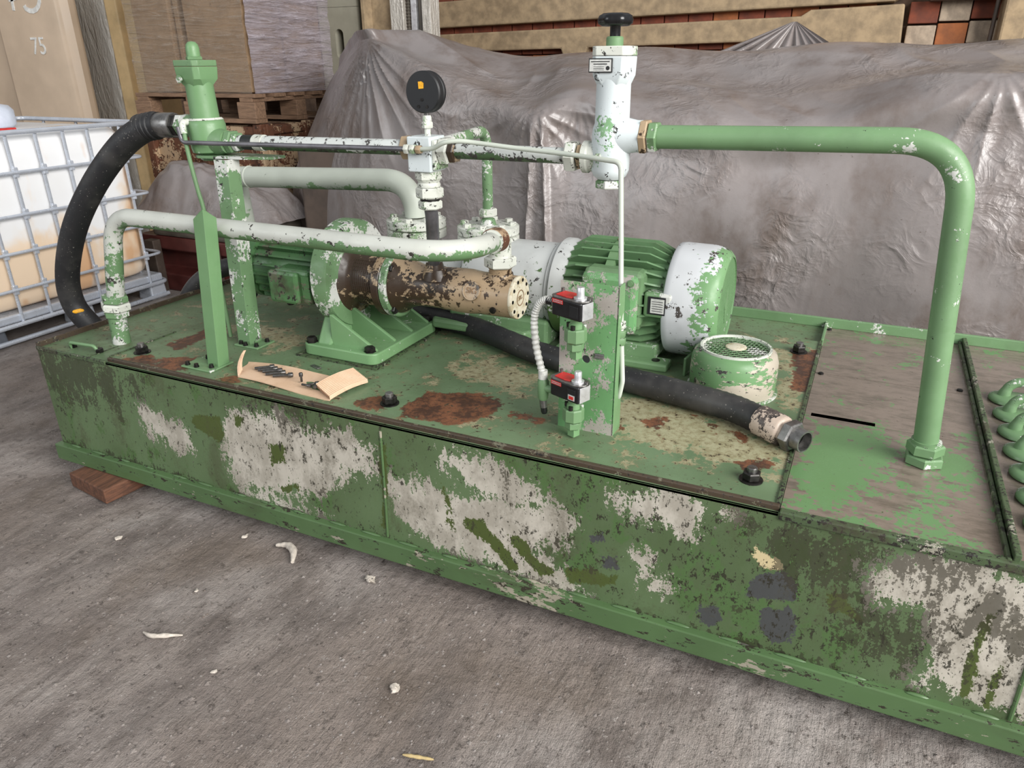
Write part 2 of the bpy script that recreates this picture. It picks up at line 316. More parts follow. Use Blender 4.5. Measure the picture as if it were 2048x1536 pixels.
def base_of(mb):
    a = np.array(mb.v); lo, hi = a.min(0), a.max(0); return (float((lo[0]+hi[0])/2), float((lo[1]+hi[1])/2), float(lo[2]))
def tag(o, label, cat, group=None):
    o['label'] = label; o['category'] = cat
    if group: o['group'] = group
    return o
def thing(name, label, cat, loc, group=None):
    o = bpy.data.objects.new(name, None); COL.objects.link(o); o.location = loc; o.empty_display_size = .05; ORG[o.name] = loc; return tag(o, label, cat, group)
def struct(name, mb, mat_, smooth=0, loc=None):
    o = obj(name, mb, mat_, None, smooth, loc=loc); o['kind'] = 'structure'; return o
def dup(o, shift, parent=None):
    c = o.copy(); COL.objects.link(c); c.parent = parent
    if parent is None: c.location = Vector(o.location)+Vector(shift)
    for ch in list(o.children): dup(ch, (0,0,0), c)
    return c
def piece(src, parent, shift):
    c = src.copy(); COL.objects.link(c); c.parent = parent; c.location = shift; return c
def text_mb(txt, size, o, u, w_, depth):
    cu = bpy.data.curves.new('lettering', 'FONT'); cu.body = txt; cu.size = size; cu.extrude = depth; cu.align_x = 'CENTER'; cu.align_y = 'CENTER'
    ob = bpy.data.objects.new('lettering', cu); COL.objects.link(ob); dg = bpy.context.evaluated_depsgraph_get(); me = bpy.data.meshes.new_from_object(ob.evaluated_get(dg))
    o, u, w_ = Vector(o), Vector(u).normalized(), Vector(w_).normalized(); nn = u.cross(w_); mb = MB()
    mb.add([o+u*v.co.x+w_*v.co.y+nn*v.co.z for v in me.vertices], [tuple(p.vertices) for p in me.polygons]); bpy.data.objects.remove(ob); return mb
def pmask(polys, P, width):
    out = np.zeros(len(P))
    for poly in polys:
        q = np.array(poly); d = np.full(len(P), 9.); ins = np.zeros(len(P), bool)
        for i in range(len(q)):
            a, b = q[i], q[(i+1) % len(q)]; ab = b-a; t = np.clip(((P-a)@ab)/(ab@ab+1e-12), 0, 1); d = np.minimum(d, np.hypot(*(P-a-t[:,None]*ab).T))
            c = ((a[1] > P[:,1]) != (b[1] > P[:,1])); xx = a[0]+(P[:,1]-a[1])/(b[1]-a[1]+1e-12)*(b[0]-a[0]); ins ^= c & (P[:,0] < xx)
        out = np.maximum(out, np.clip(.5+np.where(ins, d, -d)/width*.5, 0, 1))
    return out
def grid_mb(us, vs, fn, skip=None):
    mb = MB(); nu, nv = len(us), len(vs); mb.v = [fn(u, v) for v in vs for u in us]
    mb.f = [(j*nu+i, j*nu+i+1, (j+1)*nu+i+1, (j+1)*nu+i) for j in range(nv-1) for i in range(nu-1) if not (skip and skip((us[i]+us[i+1])/2, (vs[j]+vs[j+1])/2))]
    return mb
def set_attr(o, name, vals):
    a = o.data.attributes.new(name, 'FLOAT', 'POINT'); a.data.foreach_set('value', np.asarray(vals, dtype=np.float32))
FRONT={
 'white':[[(0.423,-0.121),(0.505,-0.122),(0.559,-0.163),(0.636,-0.173),(0.665,-0.228),(0.567,-0.259),(0.467,-0.218)],[(0.788,-0.124),(0.860,-0.060),(1.035,-0.018),(1.072,-0.065),(1.169,-0.057),(1.271,-0.045),(1.332,-0.085),(1.341,-0.159),(1.256,-0.180),(1.234,-0.218),(1.143,-0.249),(1.063,-0.295),(0.956,-0.315),(0.982,-0.334),(0.905,-0.328),(0.824,-0.331),(0.792,-0.242)],[(0.820,-0.350),(0.927,-0.313),(1.055,-0.349),(1.217,-0.364),(1.337,-0.372),(1.300,-0.400),(1.123,-0.391),(0.974,-0.380)],[(1.536,-0.031),(1.664,-0.037),(1.760,-0.070),(1.839,-0.106),(1.853,-0.131),(1.718,-0.153),(1.633,-0.131),(1.548,-0.079)],[(1.372,-0.167),(1.500,-0.143),(1.574,-0.162),(1.661,-0.153),(1.786,-0.120),(1.891,-0.120),(1.918,-0.155),(1.893,-0.213),(1.814,-0.259),(1.868,-0.288),(1.910,-0.335),(1.828,-0.347),(1.772,-0.318),(1.715,-0.353),(1.656,-0.339),(1.566,-0.335),(1.472,-0.331),(1.412,-0.267)],[(1.474,-0.298),(1.715,-0.305),(1.896,-0.324),(1.963,-0.348),(1.924,-0.369),(1.758,-0.347),(1.535,-0.329)],[(2.006,-0.048),(2.091,-0.007),(2.181,-0.015),(2.287,-0.018),(2.279,-0.039),(2.206,-0.053),(2.199,-0.101),(2.145,-0.123),(2.085,-0.094),(2.025,-0.070)],[(2.063,-0.204),(2.097,-0.186),(2.107,-0.240),(2.143,-0.242),(2.135,-0.296),(2.112,-0.311),(2.096,-0.251)],[(2.549,-0.076),(2.596,-0.037),(2.678,-0.017),(2.752,-0.016),(2.806,-0.010),(2.854,-0.017),(2.934,-0.352),(2.874,-0.341),(2.797,-0.342),(2.725,-0.340),(2.675,-0.321),(2.687,-0.236),(2.660,-0.144),(2.573,-0.162),(2.547,-0.120)],],
 'tan':[[(2.321,-0.084),(2.354,-0.106),(2.375,-0.113),(2.382,-0.136),(2.343,-0.142),(2.320,-0.123)],],
 'olive':[[(0.678,-0.113),(0.795,-0.089),(0.801,-0.155),(0.774,-0.186),(0.698,-0.160),(0.661,-0.142)],[(0.976,-0.149),(1.024,-0.139),(1.024,-0.196),(0.973,-0.216)],[(1.608,-0.228),(1.660,-0.214),(1.730,-0.270),(1.772,-0.334),(1.744,-0.343),(1.701,-0.294),(1.629,-0.253)],[(1.731,-0.231),(1.786,-0.245),(1.821,-0.288),(1.869,-0.310),(1.828,-0.331),(1.772,-0.287)],[(1.895,-0.294),(2.035,-0.263),(2.025,-0.304),(1.909,-0.328)],[(1.546,-0.124),(1.573,-0.177),(1.584,-0.266),(1.546,-0.261),(1.560,-0.195)],[(0.989,-0.289),(1.062,-0.245),(1.066,-0.278),(1.006,-0.302)],[(2.767,-0.123),(2.771,-0.202),(2.773,-0.333),(2.755,-0.334),(2.755,-0.183)],[(2.802,-0.209),(2.811,-0.211),(2.814,-0.341),(2.803,-0.339)],[(0.857,-0.077),(0.885,-0.079),(0.866,-0.124),(0.845,-0.112)],[(1.369,-0.061),(1.382,-0.058),(1.367,-0.321),(1.351,-0.325)],[(2.476,-0.157),(2.515,-0.157),(2.552,-0.209),(2.493,-0.204)],],
 'black':[[(2.335,-0.165),(2.384,-0.142),(2.418,-0.164),(2.423,-0.202),(2.374,-0.219),(2.326,-0.222)],[(2.362,-0.251),(2.416,-0.225),(2.432,-0.267),(2.429,-0.324),(2.388,-0.333),(2.362,-0.293)],[(2.228,-0.292),(2.260,-0.273),(2.281,-0.309),(2.256,-0.340),(2.226,-0.329)],[(1.950,-0.174),(1.987,-0.156),(2.000,-0.181),(1.963,-0.192)],[(1.990,-0.227),(2.026,-0.208),(2.035,-0.249),(1.991,-0.263)],],
 'grime':[[(2.288,-0.024),(2.505,-0.035),(2.685,-0.050),(2.550,-0.082),(2.557,-0.181),(2.463,-0.136),(2.335,-0.074)],[(-0.004,-0.010),(0.374,-0.000),(0.460,-0.088),(0.205,-0.153),(-0.009,-0.120)],[(0.890,-0.007),(1.147,0.027),(1.104,-0.027),(0.921,-0.040)],[(2.548,-0.184),(2.662,-0.155),(2.688,-0.288),(2.601,-0.270)],[(2.766,-0.082),(2.822,-0.079),(2.852,-0.207),(2.798,-0.191)],],
}
DECK={
 'rust':[[(1.377,0.087),(1.387,0.200),(1.489,0.246),(1.593,0.257),(1.640,0.207),(1.602,0.122),(1.552,0.052),(1.479,0.050),(1.411,0.035)],[(1.225,0.071),(1.285,0.127),(1.338,0.122),(1.362,0.063),(1.279,0.042)],[(0.520,0.010),(0.493,0.090),(0.581,0.130),(0.661,0.074),(0.623,0.013)],[(0.378,0.009),(0.424,0.092),(0.577,0.036),(0.461,0.006)],[(0.783,0.015),(0.803,0.074),(0.858,0.037),(0.824,-0.007)],[(1.996,0.287),(2.039,0.323),(2.060,0.195)],[(2.106,0.370),(2.177,0.338),(2.176,0.277)],[(2.061,0.061),(2.102,0.080),(2.104,0.031)],[(2.235,0.153),(2.315,0.216),(2.333,0.161),(2.276,0.110)],[(2.194,0.315),(2.255,0.313),(2.252,0.255)],[(1.935,0.227),(1.953,0.251),(1.969,0.182)],[(0.400,0.172),(0.396,0.393),(0.473,0.340),(0.487,0.135)],[(2.278,0.946),(2.362,1.009),(2.366,0.628),(2.325,0.646)],[(1.653,0.196),(1.761,0.179),(1.761,0.148),(1.669,0.163)],],
 'sand':[[(1.788,0.327),(2.003,0.462),(2.246,0.370),(2.375,0.283),(2.349,0.120),(2.170,0.136),(1.998,0.110)],[(1.370,0.464),(1.623,0.467),(1.713,0.330),(1.571,0.303),(1.368,0.373)],[(0.870,0.384),(0.744,0.434),(0.614,0.432),(0.437,0.472),(0.437,0.353),(0.781,0.293)],[(2.246,0.956),(2.362,1.009),(2.354,0.483),(2.295,0.559)],],
}
COMP={
 'green':[[(2.380,0.489),(2.534,0.497),(2.591,0.435),(2.625,0.479),(2.570,0.244),(2.496,0.077),(2.439,0.051),(2.399,0.053),(2.371,0.226)],[(2.438,0.071),(2.553,0.024),(2.633,0.033),(2.500,-0.019)],[(2.667,0.442),(2.747,0.535),(2.751,0.327),(2.715,0.220)],],
 'sheen':[[(2.377,0.842),(2.459,0.858),(2.707,0.831),(2.693,0.787),(2.381,0.789)],],
}
R1=[(-0.71,2.75,0.883),(-0.38,2.40,0.938),(0.00,2.00,0.980),(0.07,2.20,0.973),(0.19,2.40,0.956),(0.44,2.50,0.904),(0.67,2.55,0.873),(0.89,2.60,0.876),(1.27,2.60,0.887),(1.60,2.60,0.895),(1.84,2.60,0.901),(2.12,2.60,0.904),(2.44,2.60,0.906),(2.73,2.60,0.906),(3.00,2.60,0.908),(3.33,2.60,0.911) ]
R2=[(-0.74,2.70,0.826),(-0.37,2.35,0.920),(0.02,1.98,0.970),(0.18,2.05,0.934),(0.43,2.00,0.852),(0.68,2.05,0.784),(0.91,2.00,0.760),(1.13,2.00,0.807),(1.42,2.10,0.805),(1.71,2.10,0.775),(1.93,2.10,0.762),(2.18,2.10,0.786),(2.45,2.10,0.823),(2.70,2.10,0.849),(2.94,2.10,0.859),(3.23,2.10,0.869) ]
R3=[(-0.75,2.60,0.741),(-0.34,2.25,0.868),(0.04,1.95,0.955),(0.30,1.85,0.871),(0.55,1.78,0.772),(0.83,1.72,0.703),(1.07,1.65,0.671),(1.25,1.70,0.735),(1.56,1.65,0.675),(1.82,1.65,0.652),(2.01,1.65,0.642),(2.23,1.65,0.670),(2.46,1.65,0.737),(2.68,1.65,0.781),(2.88,1.65,0.812),(3.13,1.65,0.826) ]
R4=[(-0.79,2.50,0.569),(-0.37,2.15,0.677),(0.07,1.88,0.740),(0.31,1.80,0.654),(0.56,1.74,0.574),(0.84,1.70,0.521),(1.09,1.62,0.516),(1.27,1.68,0.538),(1.57,1.64,0.514),(1.84,1.62,0.489),(2.03,1.62,0.479),(2.26,1.62,0.508),(2.49,1.62,0.570),(2.71,1.62,0.611),(2.92,1.62,0.633),(3.17,1.62,0.655) ]
R5=[(-0.83,2.30,0.243),(-0.46,2.05,0.334),(0.09,1.80,0.387),(0.32,1.75,0.332),(0.57,1.70,0.282),(0.85,1.66,0.238),(1.12,1.60,0.246),(1.30,1.62,0.255),(1.61,1.58,0.245),(1.87,1.58,0.246),(2.07,1.57,0.245),(2.30,1.57,0.264),(2.54,1.57,0.285),(2.77,1.57,0.305),(2.99,1.57,0.307),(3.25,1.57,0.314) ]
FLOOR = -.47
# ================================================================ the hall: floor, back wall, far columns
us = list(np.concatenate([np.linspace(-9,-.6,40), np.linspace(-.55,3.4,460), np.linspace(3.5,8,20)])); vs = list(np.concatenate([np.linspace(-6,-1.5,20), np.linspace(-1.45,.3,210), np.linspace(.4,5.2,30)]))
def fl(u, v):
    near = 1 if (-.6 < u < 3.45 and -1.5 < v < .35) else 0
    rough_ = .35+.9*max(0, noise.noise((u*1.3,v*1.3,8))+.25+.5*max(0,u-1.4))
    z = near*(.0045*noise.noise((u*6,v*6,0))+rough_*(.0035*noise.noise((u*17,v*17,3))+.0035*noise.noise((u*41,v*41,5))+.002*noise.noise((u*83,v*83,7))))
    return (u, v, FLOOR+z-.004*near)
fo = struct('floor', grid_mb(us, vs, fl), 'floor', 60, (0,0,FLOOR))
wall = struct('wall_back', MB().box(-8,7,4.66,4.9,FLOOR,3.6), 'mortar', 0, (0,4.7,FLOOR))
struct('wall_left', MB().box(-7.2,-7.0,-1,4.66,FLOOR,3.6), 'mortar', 0, (-7.1,2,FLOOR))
def wbeam(poly, y0=4.46, y1=4.66, mat_='concrete'):
    pp = [Vector((x,0,z)) for x, z in poly]; k = len(pp); mb = MB(); front = []
    mb.prism(poly, (0,y1,0), (1,0,0), (0,0,1), y1-y0); return obj('concrete_beam', mb, mat_, wall, 0, .012)
wbeam([(-2.2,1.10),(2.36,1.205),(2.42,1.24),(2.42,1.42),(-2.2,1.285)])
wbeam([(-2.2,.93),(.06,.957),(.08,.90),(.26,.90),(.28,.962),(1.62,.985),(1.7,.94),(1.72,.72),(2.455,.72),(2.425,1.19),(1.86,1.172),(1.80,1.135),(-2.2,1.055)])
wbeam([(-2.2,1.5),(3.0,1.62),(3.0,1.86),(-2.2,1.75)])
bsrc = {}
for kind, (bw, bh) in dict(brickred=(.172,.128), brickorange=(.172,.128), brickpale=(.172,.128), big=(.15,.155)).items():
    mt = 'brickred' if kind == 'big' else kind
    bsrc[kind] = obj('brick', MB().box(-bw/2,bw/2,4.565,4.665,-bh/2+FLOOR,bh/2+FLOOR), mt, wall, 0, .006)
used = {k: False for k in bsrc}
def brick(kind, x, z):
    s = bsrc[kind]; sh = (x, random.uniform(-.006,.006), z-FLOOR)
    if not used[kind]: s.location = sh; used[kind] = True
    else: piece(s, wall, sh)
for row, z in enumerate((.84,.975,1.11,1.245,1.38,1.515)):
    for i in range(26):
        x = -2.1+i*.178+(row % 2)*.089
        if x > 2.34 or (z == .975 and x > 1.6) or (z == 1.245): continue
        brick(random.choice(('brickred','brickred','brickorange')), x, z+.012*(x+1))
for z, r in ((.86,('brickorange','brickred','brickred','brickpale')),(1.00,('brickpale','brickorange','brickpale')),(1.14,('brickred','brickpale','brickred'))):
    for i, k in enumerate(r): brick(k, 2.545+i*.178+(.03 if z < .9 else 0), z+.01*i)
obj('steel_lintel', MB().box(2.56,3.02,4.44,4.66,1.20,1.36), 'machine_brown', wall, 0, .006)
c = thing('concrete_column', 'rough concrete column at the end of the brick wall', 'column', (3.03,4.45,FLOOR))
obj('shaft', MB().box(2.965,3.10,4.3,4.6,FLOOR,3.2), 'concrete', c, 0, .015); obj('side_board', MB().box(3.105,3.16,4.3,4.56,FLOOR,3.2), 'greygreen', c, 0, .006)
o = obj('conduit_pipe', MB().tube([(2.91,4.4,FLOOR),(2.93,4.4,1.0),(2.955,4.4,3.0)], .013, 10), 'machine_brown'); tag(o, 'thin brown pipe running up beside the concrete column', 'pipe')
# ---- beige machine column with painted numbers
cl = thing('machine_column', 'beige cast machine column with painted white number 75', 'machine', (-3.6,2.9,FLOOR))
prof = [(-4.9,0),(-4.9,-.1),(-3.93,-.1),(-3.90,-.14),(-3.85,-.2),(-3.78,-.2),(-3.2,-.2),(-3.14,-.185),(-3.10,-.12),(-3.10,-.06),(-3.16,-.02),(-3.7,.0),(-3.7,.1),(-4.9,.1)]
obj('casting', MB().prism(prof, (0,2.8,FLOOR), (1,0,0), (0,1,0), 3.3), 'beige', cl, 30, .02)
obj('number', text_mb('75', .17, (-3.42,2.596,.995), (1,0,0), (0,0,1), .002), 'whitepaint', cl, 0)
def ribbon(pts, wd, y):
    P = [Vector((x,0,z)) for x, z in pts]; L = []; Rr = []
    for i, p in enumerate(P):
        t = (P[min(i+1,len(P)-1)]-P[max(i-1,0)]).normalized(); nn = Vector((-t.z,0,t.x)); L.append(p+nn*wd/2); Rr.append(p-nn*wd/2)
    k = len(P); vs = [(p.x,y,p.z) for p in L+Rr]; vs += [(p.x,y+.003,p.z) for p in L+Rr]; fs = []
    for i in range(k-1): fs += [(i,k+i,k+i+1,i+1),(2*k+i,2*k+i+1,3*k+i+1,3*k+i),(i,i+1,2*k+i+1,2*k+i),(k+i,3*k+i,3*k+i+1,k+i+1)]
    return MB().add(vs, fs)
sv = [( -3.61,1.245),(-3.605,1.30),(-3.575,1.40),(-3.54,1.50)]; obj('brushed_number', ribbon(sv, .03, 2.596), 'whitepaint', cl, 0)
obj('brushed_number', ribbon([(-3.64,1.315),(-3.55,1.325)], .024, 2.596), 'whitepaint', cl, 0); obj('brushed_number', ribbon([(-3.70,1.50),(-3.62,1.505),(-3.53,1.5)], .026, 2.596), 'whitepaint', cl, 0)
fv = [(-3.475,1.275)]+[(-3.40+.115*math.cos(a), 1.335+.10*math.sin(a)) for a in np.linspace(-2.2,1.7,12)]+[(-3.46,1.43),(-3.455,1.53),(-3.31,1.535)]
obj('brushed_number', ribbon(fv, .034, 2.596), 'whitepaint', cl, 0)
o = thing('wrapped_post', 'grey post wrapped in glossy crinkled film beside beige machine column', 'post', (-3.3,3.0,FLOOR))
obj('post_core', MB().box(-3.4,-3.035,2.92,3.2,FLOOR,2.9), 'wrapgrey', o, 0, .01); obj('side_strip', MB().box(-3.75,-3.42,2.95,3.2,FLOOR,2.9), 'greybrown', o, 0, .01)
o = thing('ochre_column', 'ochre painted ribbed column standing behind the stretch-wrapped cartons', 'column', (-2.9,3.0,FLOOR))
obj('shaft', MB().prism([(-3.03,0),(-3.0,-.05),(-2.88,-.05),(-2.86,0),(-2.84,0),(-2.82,-.03),(-2.74,-.03),(-2.74,.3),(-3.03,.3)], (0,2.95,FLOOR), (1,0,0), (0,1,0), 3.2), 'ochre', o, 30, .008)
# ---- machine columns behind the tarpaulin
hc = thing('slotted_column', 'grey-green machine column with an oblong slot', 'machine', (-1.25,3.5,FLOOR))
ca_ = math.atan2(.24,.17); ANG = sorted([2*math.pi*(i+.5)/32 for i in range(32)]+[ca_, math.pi-ca_, math.pi+ca_, 2*math.pi-ca_]); N = 36; cx, cz = -1.238, .994; inn = []; outr = []
for i in range(N):
    a = ANG[i]; sx, sz = math.cos(a), math.sin(a); px, pz = .036*sx, .036*sz+(.062 if sz > 0 else -.062); inn.append((cx+px, cz+pz))
    k = min(.17/abs(sx), .24/abs(sz)); outr.append((cx+sx*k, cz+sz*k))
mb = MB(); vs = [(x,3.4,z) for x, z in outr]+[(x,3.4,z) for x, z in inn]+[(x,3.6,z) for x, z in inn]+[(x,3.6,z) for x, z in outr]; fs = []
for i in range(N):
    j = (i+1) % N; fs += [(i,j,N+j,N+i),(N+i,N+j,2*N+j,2*N+i),(2*N+i,2*N+j,3*N+j,3*N+i),(3*N+i,3*N+j,j,i)]
mb.add(vs, fs); mb.box(cx-.17,cx+.17,3.4,3.6,cz+.238,2.9); mb.box(cx-.17,cx+.17,3.4,3.6,FLOOR,cz-.238); mb.box(cx-.17,cx+.17,3.62,3.66,.6,1.4)
obj('casting', mb, 'greygreen', hc, 0)
o = thing('tan_column', 'tan machine column with a ridge next to slotted column', 'machine', (-.93,3.5,FLOOR))
obj('casting', MB().prism([(-1.035,0),(-1.03,0),(-1.01,-.05),(-.985,-.05),(-.97,.02),(-.80,.02),(-.80,.3),(-1.035,.3)], (0,3.42,FLOOR), (1,0,0), (0,1,0), 3.2), 'concrete', o, 30, .01)
obj('access_cover', MB().box(-.93,-.81,3.43,3.44,.72,.93), 'greygreen', o, 0, .003)
o = thing('guideway', 'film-wrapped guideway post with a threaded spindle', 'machine', (-.6,3.45,FLOOR))
obj('guide_rail', MB().box(-.775,-.67,3.38,3.5,FLOOR,2.8), 'wrapgrey', o, 0, .006); obj('guide_strip', MB().box(-.62,-.575,3.40,3.5,FLOOR,2.8), 'alu', o, 0, .004); obj('inner_rail', MB().box(-.57,-.525,3.42,3.5,FLOOR,2.8), 'greybrown', o, 0, .004); obj('guide_rail', MB().box(-.52,-.45,3.38,3.5,FLOOR,2.8), 'wrapgrey', o, 0, .006)
mb = MB(); pr = []
for i in range(60): pr += [(.019,.6+i*.02),(.011,.608+i*.02)]
mb.lathe(pr, (-.645,3.42,0), (0,0,1), 10); obj('spindle', mb, 'greybrown', o, 60)
# ---- cargo on a pallet on a rusty bin
bn = thing('steel_bin', 'rusty steel bin with flaking cream paint under the wooden pallet', 'bin', (-1.45,2.6,FLOOR))
obj('wall', MB().box(-1.93,-.97,2.22,2.95,FLOOR+.1,.52), 'rusty', bn, 0, .01)
for x in (-1.92,-1.45,-.985): obj('upright', MB().box(x-.03,x+.03,2.18,2.225,FLOOR,.53), 'rusty', bn, 0, .006)
for z in (.49,.25,.0): obj('rib', MB().box(-1.95,-.955,2.19,2.225,z-.025,z+.025), 'rusty', bn, 0, .008)
for y in (2.25,2.6,2.92): obj('upright', MB().box(-.975,-.94,y-.03,y+.03,FLOOR,.53), 'rusty', bn, 0, .006)
for z in (.49,.25,.0): obj('rib', MB().box(-.975,-.945,2.2,2.96,z-.025,z+.025), 'rusty', bn, 0, .008)
pl = thing('wooden_pallet', 'weathered wooden pallet carrying stretch-wrapped cartons', 'pallet', (-1.47,2.58,.53))
for i in range(5): y = 2.22+i*.178; obj('deck_board', MB().box(-1.96,-.96,y-.05,y+.05,.678,.70), 'wood', pl, 0, .003)
for x in (-1.9,-1.47,-1.03): obj('bearer', MB().box(x-.05,x+.05,2.17,2.98,.655,.678), 'wood', pl, 0, .003)
for y in (2.21,2.58,2.94):
    for x in (-1.9,-1.47,-1.03): obj('spacer_block', MB().box(x-.07,x+.07,y-.045,y+.045,.56,.655), 'wood', pl, 0, .004)
    obj('bottom_board', MB().box(-1.96,-.96,y-.05,y+.05,.535,.56), 'wood', pl, 0, .003)
cg = thing('carton_stack', 'cartons stretch-wrapped in shiny film on wooden pallet', 'cartons', (-1.47,2.58,.705))
for a in ((-1.93,-1.62,2.24,2.9,.705,1.25),(-1.60,-1.56,2.26,2.9,.705,1.4),(-1.50,-1.03,2.24,2.55,.705,1.5),(-1.50,-1.03,2.57,2.92,.705,1.38),(-1.95,-1.62,2.24,2.9,1.255,1.62)): obj('carton', MB().box(*a), 'carton', cg, 0, .008)
def shell(x0,x1,y0,y1,z0,z1,amp,side):
    def f(u, v):
        n1 = amp*noise.noise((u*3,v*9,side*5))+amp*.5*noise.noise((u*9,v*26,side))
        return (x0+(x1-x0)*u, y0-n1-.01, z0+(z1-z0)*v) if side == 0 else (x0+n1+.01, y0+(y1-y0)*u, z0+(z1-z0)*v)
    return grid_mb(list(np.linspace(0,1,36)), list(np.linspace(0,1,60)), f)
obj('stretch_film', shell(-1.96,-1.0,2.21,0,.702,1.62,.012,0), 'film', cg, 60); obj('stretch_film', shell(-.995,0,2.21,2.97,.702,1.45,.014,1), 'film_lilac', cg, 60)
# ---- plastic covered bundle, maroon machine, canister
def mound(u, v):
    x = -1.72+1.15*u; y = 1.76+.38*v; h = .26*(1-abs(2*u-1)**4)*(1-abs(2*v-1)**5)
    h += .05*math.sin(u*5+.6)*(1-abs(2*v-1)) + .035*noise.noise((u*7,v*4,1))+.015*noise.noise((u*19,v*12,2)); e = 1-abs(2*v-1)**6
    return (x+.03*noise.noise((v*5,u*4,3)), y-.04*(1-e), .03+max(0,h)*(.55+.45*min(1,u*2.6+.3))+(.04 if 0 else 0))
bw = thing('wrapped_bundle', 'low bundle covered with crinkled grey plastic sheet', 'bundle', (-1.15,2.0,-.12))
obj('plastic_sheet', grid_mb(list(np.linspace(0,1,70)), list(np.linspace(0,1,34)), mound), 'tarp', bw, 60); obj('crate', MB().box(-1.62,-.66,1.82,2.12,-.12,.05), 'greybrown', bw, 0, .02)
mm = thing('machine_bed', 'dark maroon machine bed below the plastic covered bundle', 'machine', (-.9,2.1,FLOOR))
obj('bed', MB().prism([(0,FLOOR),(0,-.36),(.08,-.33),(.08,-.24),(0,-.2),(0,-.12),(.3,-.12),(.3,FLOOR)], (-1.75,1.82,0), (0,1,0), (0,0,1), 1.2), 'maroon', mm, 0, .008)
for x in (-1.6,-1.1,-.62): obj('bracket', MB().box(x-.04,x+.04,1.76,1.82,FLOOR,-.14), 'machine_brown', mm, 0, .006)
# ---- IBC
ib = thing('ibc_container', 'white stained plastic tank in a galvanised tube cage', 'liquid container', (-1.95,1.12,FLOOR))
def bottle():
    mb = MB(); L = []; zs = [(-.30,.93),(-.285,.965),(-.25,.985),(-.1,1),(.2,1),(.42,.995),(.50,.975),(.535,.93),(.55,.86)]
    for z, k in zs:
        ring = []
        for i in range(48):
            a = 2*math.pi*i/48; e = .22; ring.append((-1.955+.475*k*math.copysign(abs(math.cos(a))**e, math.cos(a)), 1.135+.565*k*math.copysign(abs(math.sin(a))**e, math.sin(a)), z))
        L.append(ring)
    for rr in L: mb.v += rr
    for j in range(len(L)-1):
        for i in range(48): k = (i+1) % 48; mb.f.append((j*48+i,j*48+k,j*48+48+k,j*48+48+i))
    mb.f.append(tuple(range(48))[::-1]); mb.f.append(tuple(range((len(L)-1)*48, len(L)*48))); return mb
obj('bottle', bottle(), 'ibc', ib, 60)
X0, X1, Y0, Y1 = -2.47, -1.44, .54, 1.725
def ring(z, r=.0085, rc=.06):
    c_ = [(X1,Y0),(X1,Y1),(X0,Y1),(X0,Y0)]; path = fillet([((X1+X0)/2,Y0,z)]+[(x,y,z) for x, y in c_]+[((X1+X0)/2,Y0,z)], rc, 6); return MB().tube(path, r, 10)
for z in (.375,.17,-.01,-.19): obj('cage_hoop', ring(z), 'zinc', ib, 60)
obj('top_rail', ring(.563,.013), 'zinc', ib, 60); obj('bottom_rail', ring(-.365,.012), 'zinc', ib, 60)
for y in (.65,.81,.966,1.119,1.268,1.41,1.608):
    obj('cage_bar', MB().tube([(X1-.016,y,-.37),(X1-.018,y,.54),(X1-.012,y,.565)], .0085, 10), 'zinc', ib, 60)
    for z in (.375,.17,-.01,-.19): obj('weld_clip', MB().obox((X1-.008,y,z-.0), (.02,.026,.05)), 'zinc', ib, 0, .004)
for x in (-2.3,-2.0,-1.7): obj('cage_bar', MB().tube([(x,Y1+.016,-.37),(x,Y1+.018,.55)], .0085, 10), 'zinc', ib, 60)
obj('pallet_tray', MB().box(X0+.02,X1-.02,Y0+.02,Y1-.02,-.36,-.315), 'zinc', ib, 0, .01)
for y in (.66,1.16,1.66):
    for x in (-1.52,-2.38): obj('foot', MB().lathe([(.085,0),(.075,.10)], (x,y,FLOOR), (0,0,1), 4, .5), 'darkplastic' if y < 1 else 'zinc', ib, 0, .01)
obj('skid_rail', MB().tube([(X1-.02,Y0,FLOOR+.02),(X1-.02,Y1,FLOOR+.02)], .013, 10), 'zinc', ib, 60)
obj('red_band', MB().box(-1.80,-1.75,.70,1.22,.548,.562), 'red', ib, 0, .004)
jg = thing('plastic_canister', 'pale blue-white plastic canister standing on top of the caged tank', 'canister', (-2.02,1.16,.55))
mb = MB(); mb.lathe([(.0,.0),(.15,0),(.17,.02),(.17,.09),(.15,.115),(.1,.125),(0,.127)], (-2.02,1.20,.55), (0,0,1), 28, cap=False); obj('body', mb, 'bluewhite', jg, 50); obj('cap', MB().lathe([(.04,0),(.04,.02),(.035,.025)], (-2.02,1.20,.675), (0,0,1), 20), 'bluewhite', jg)
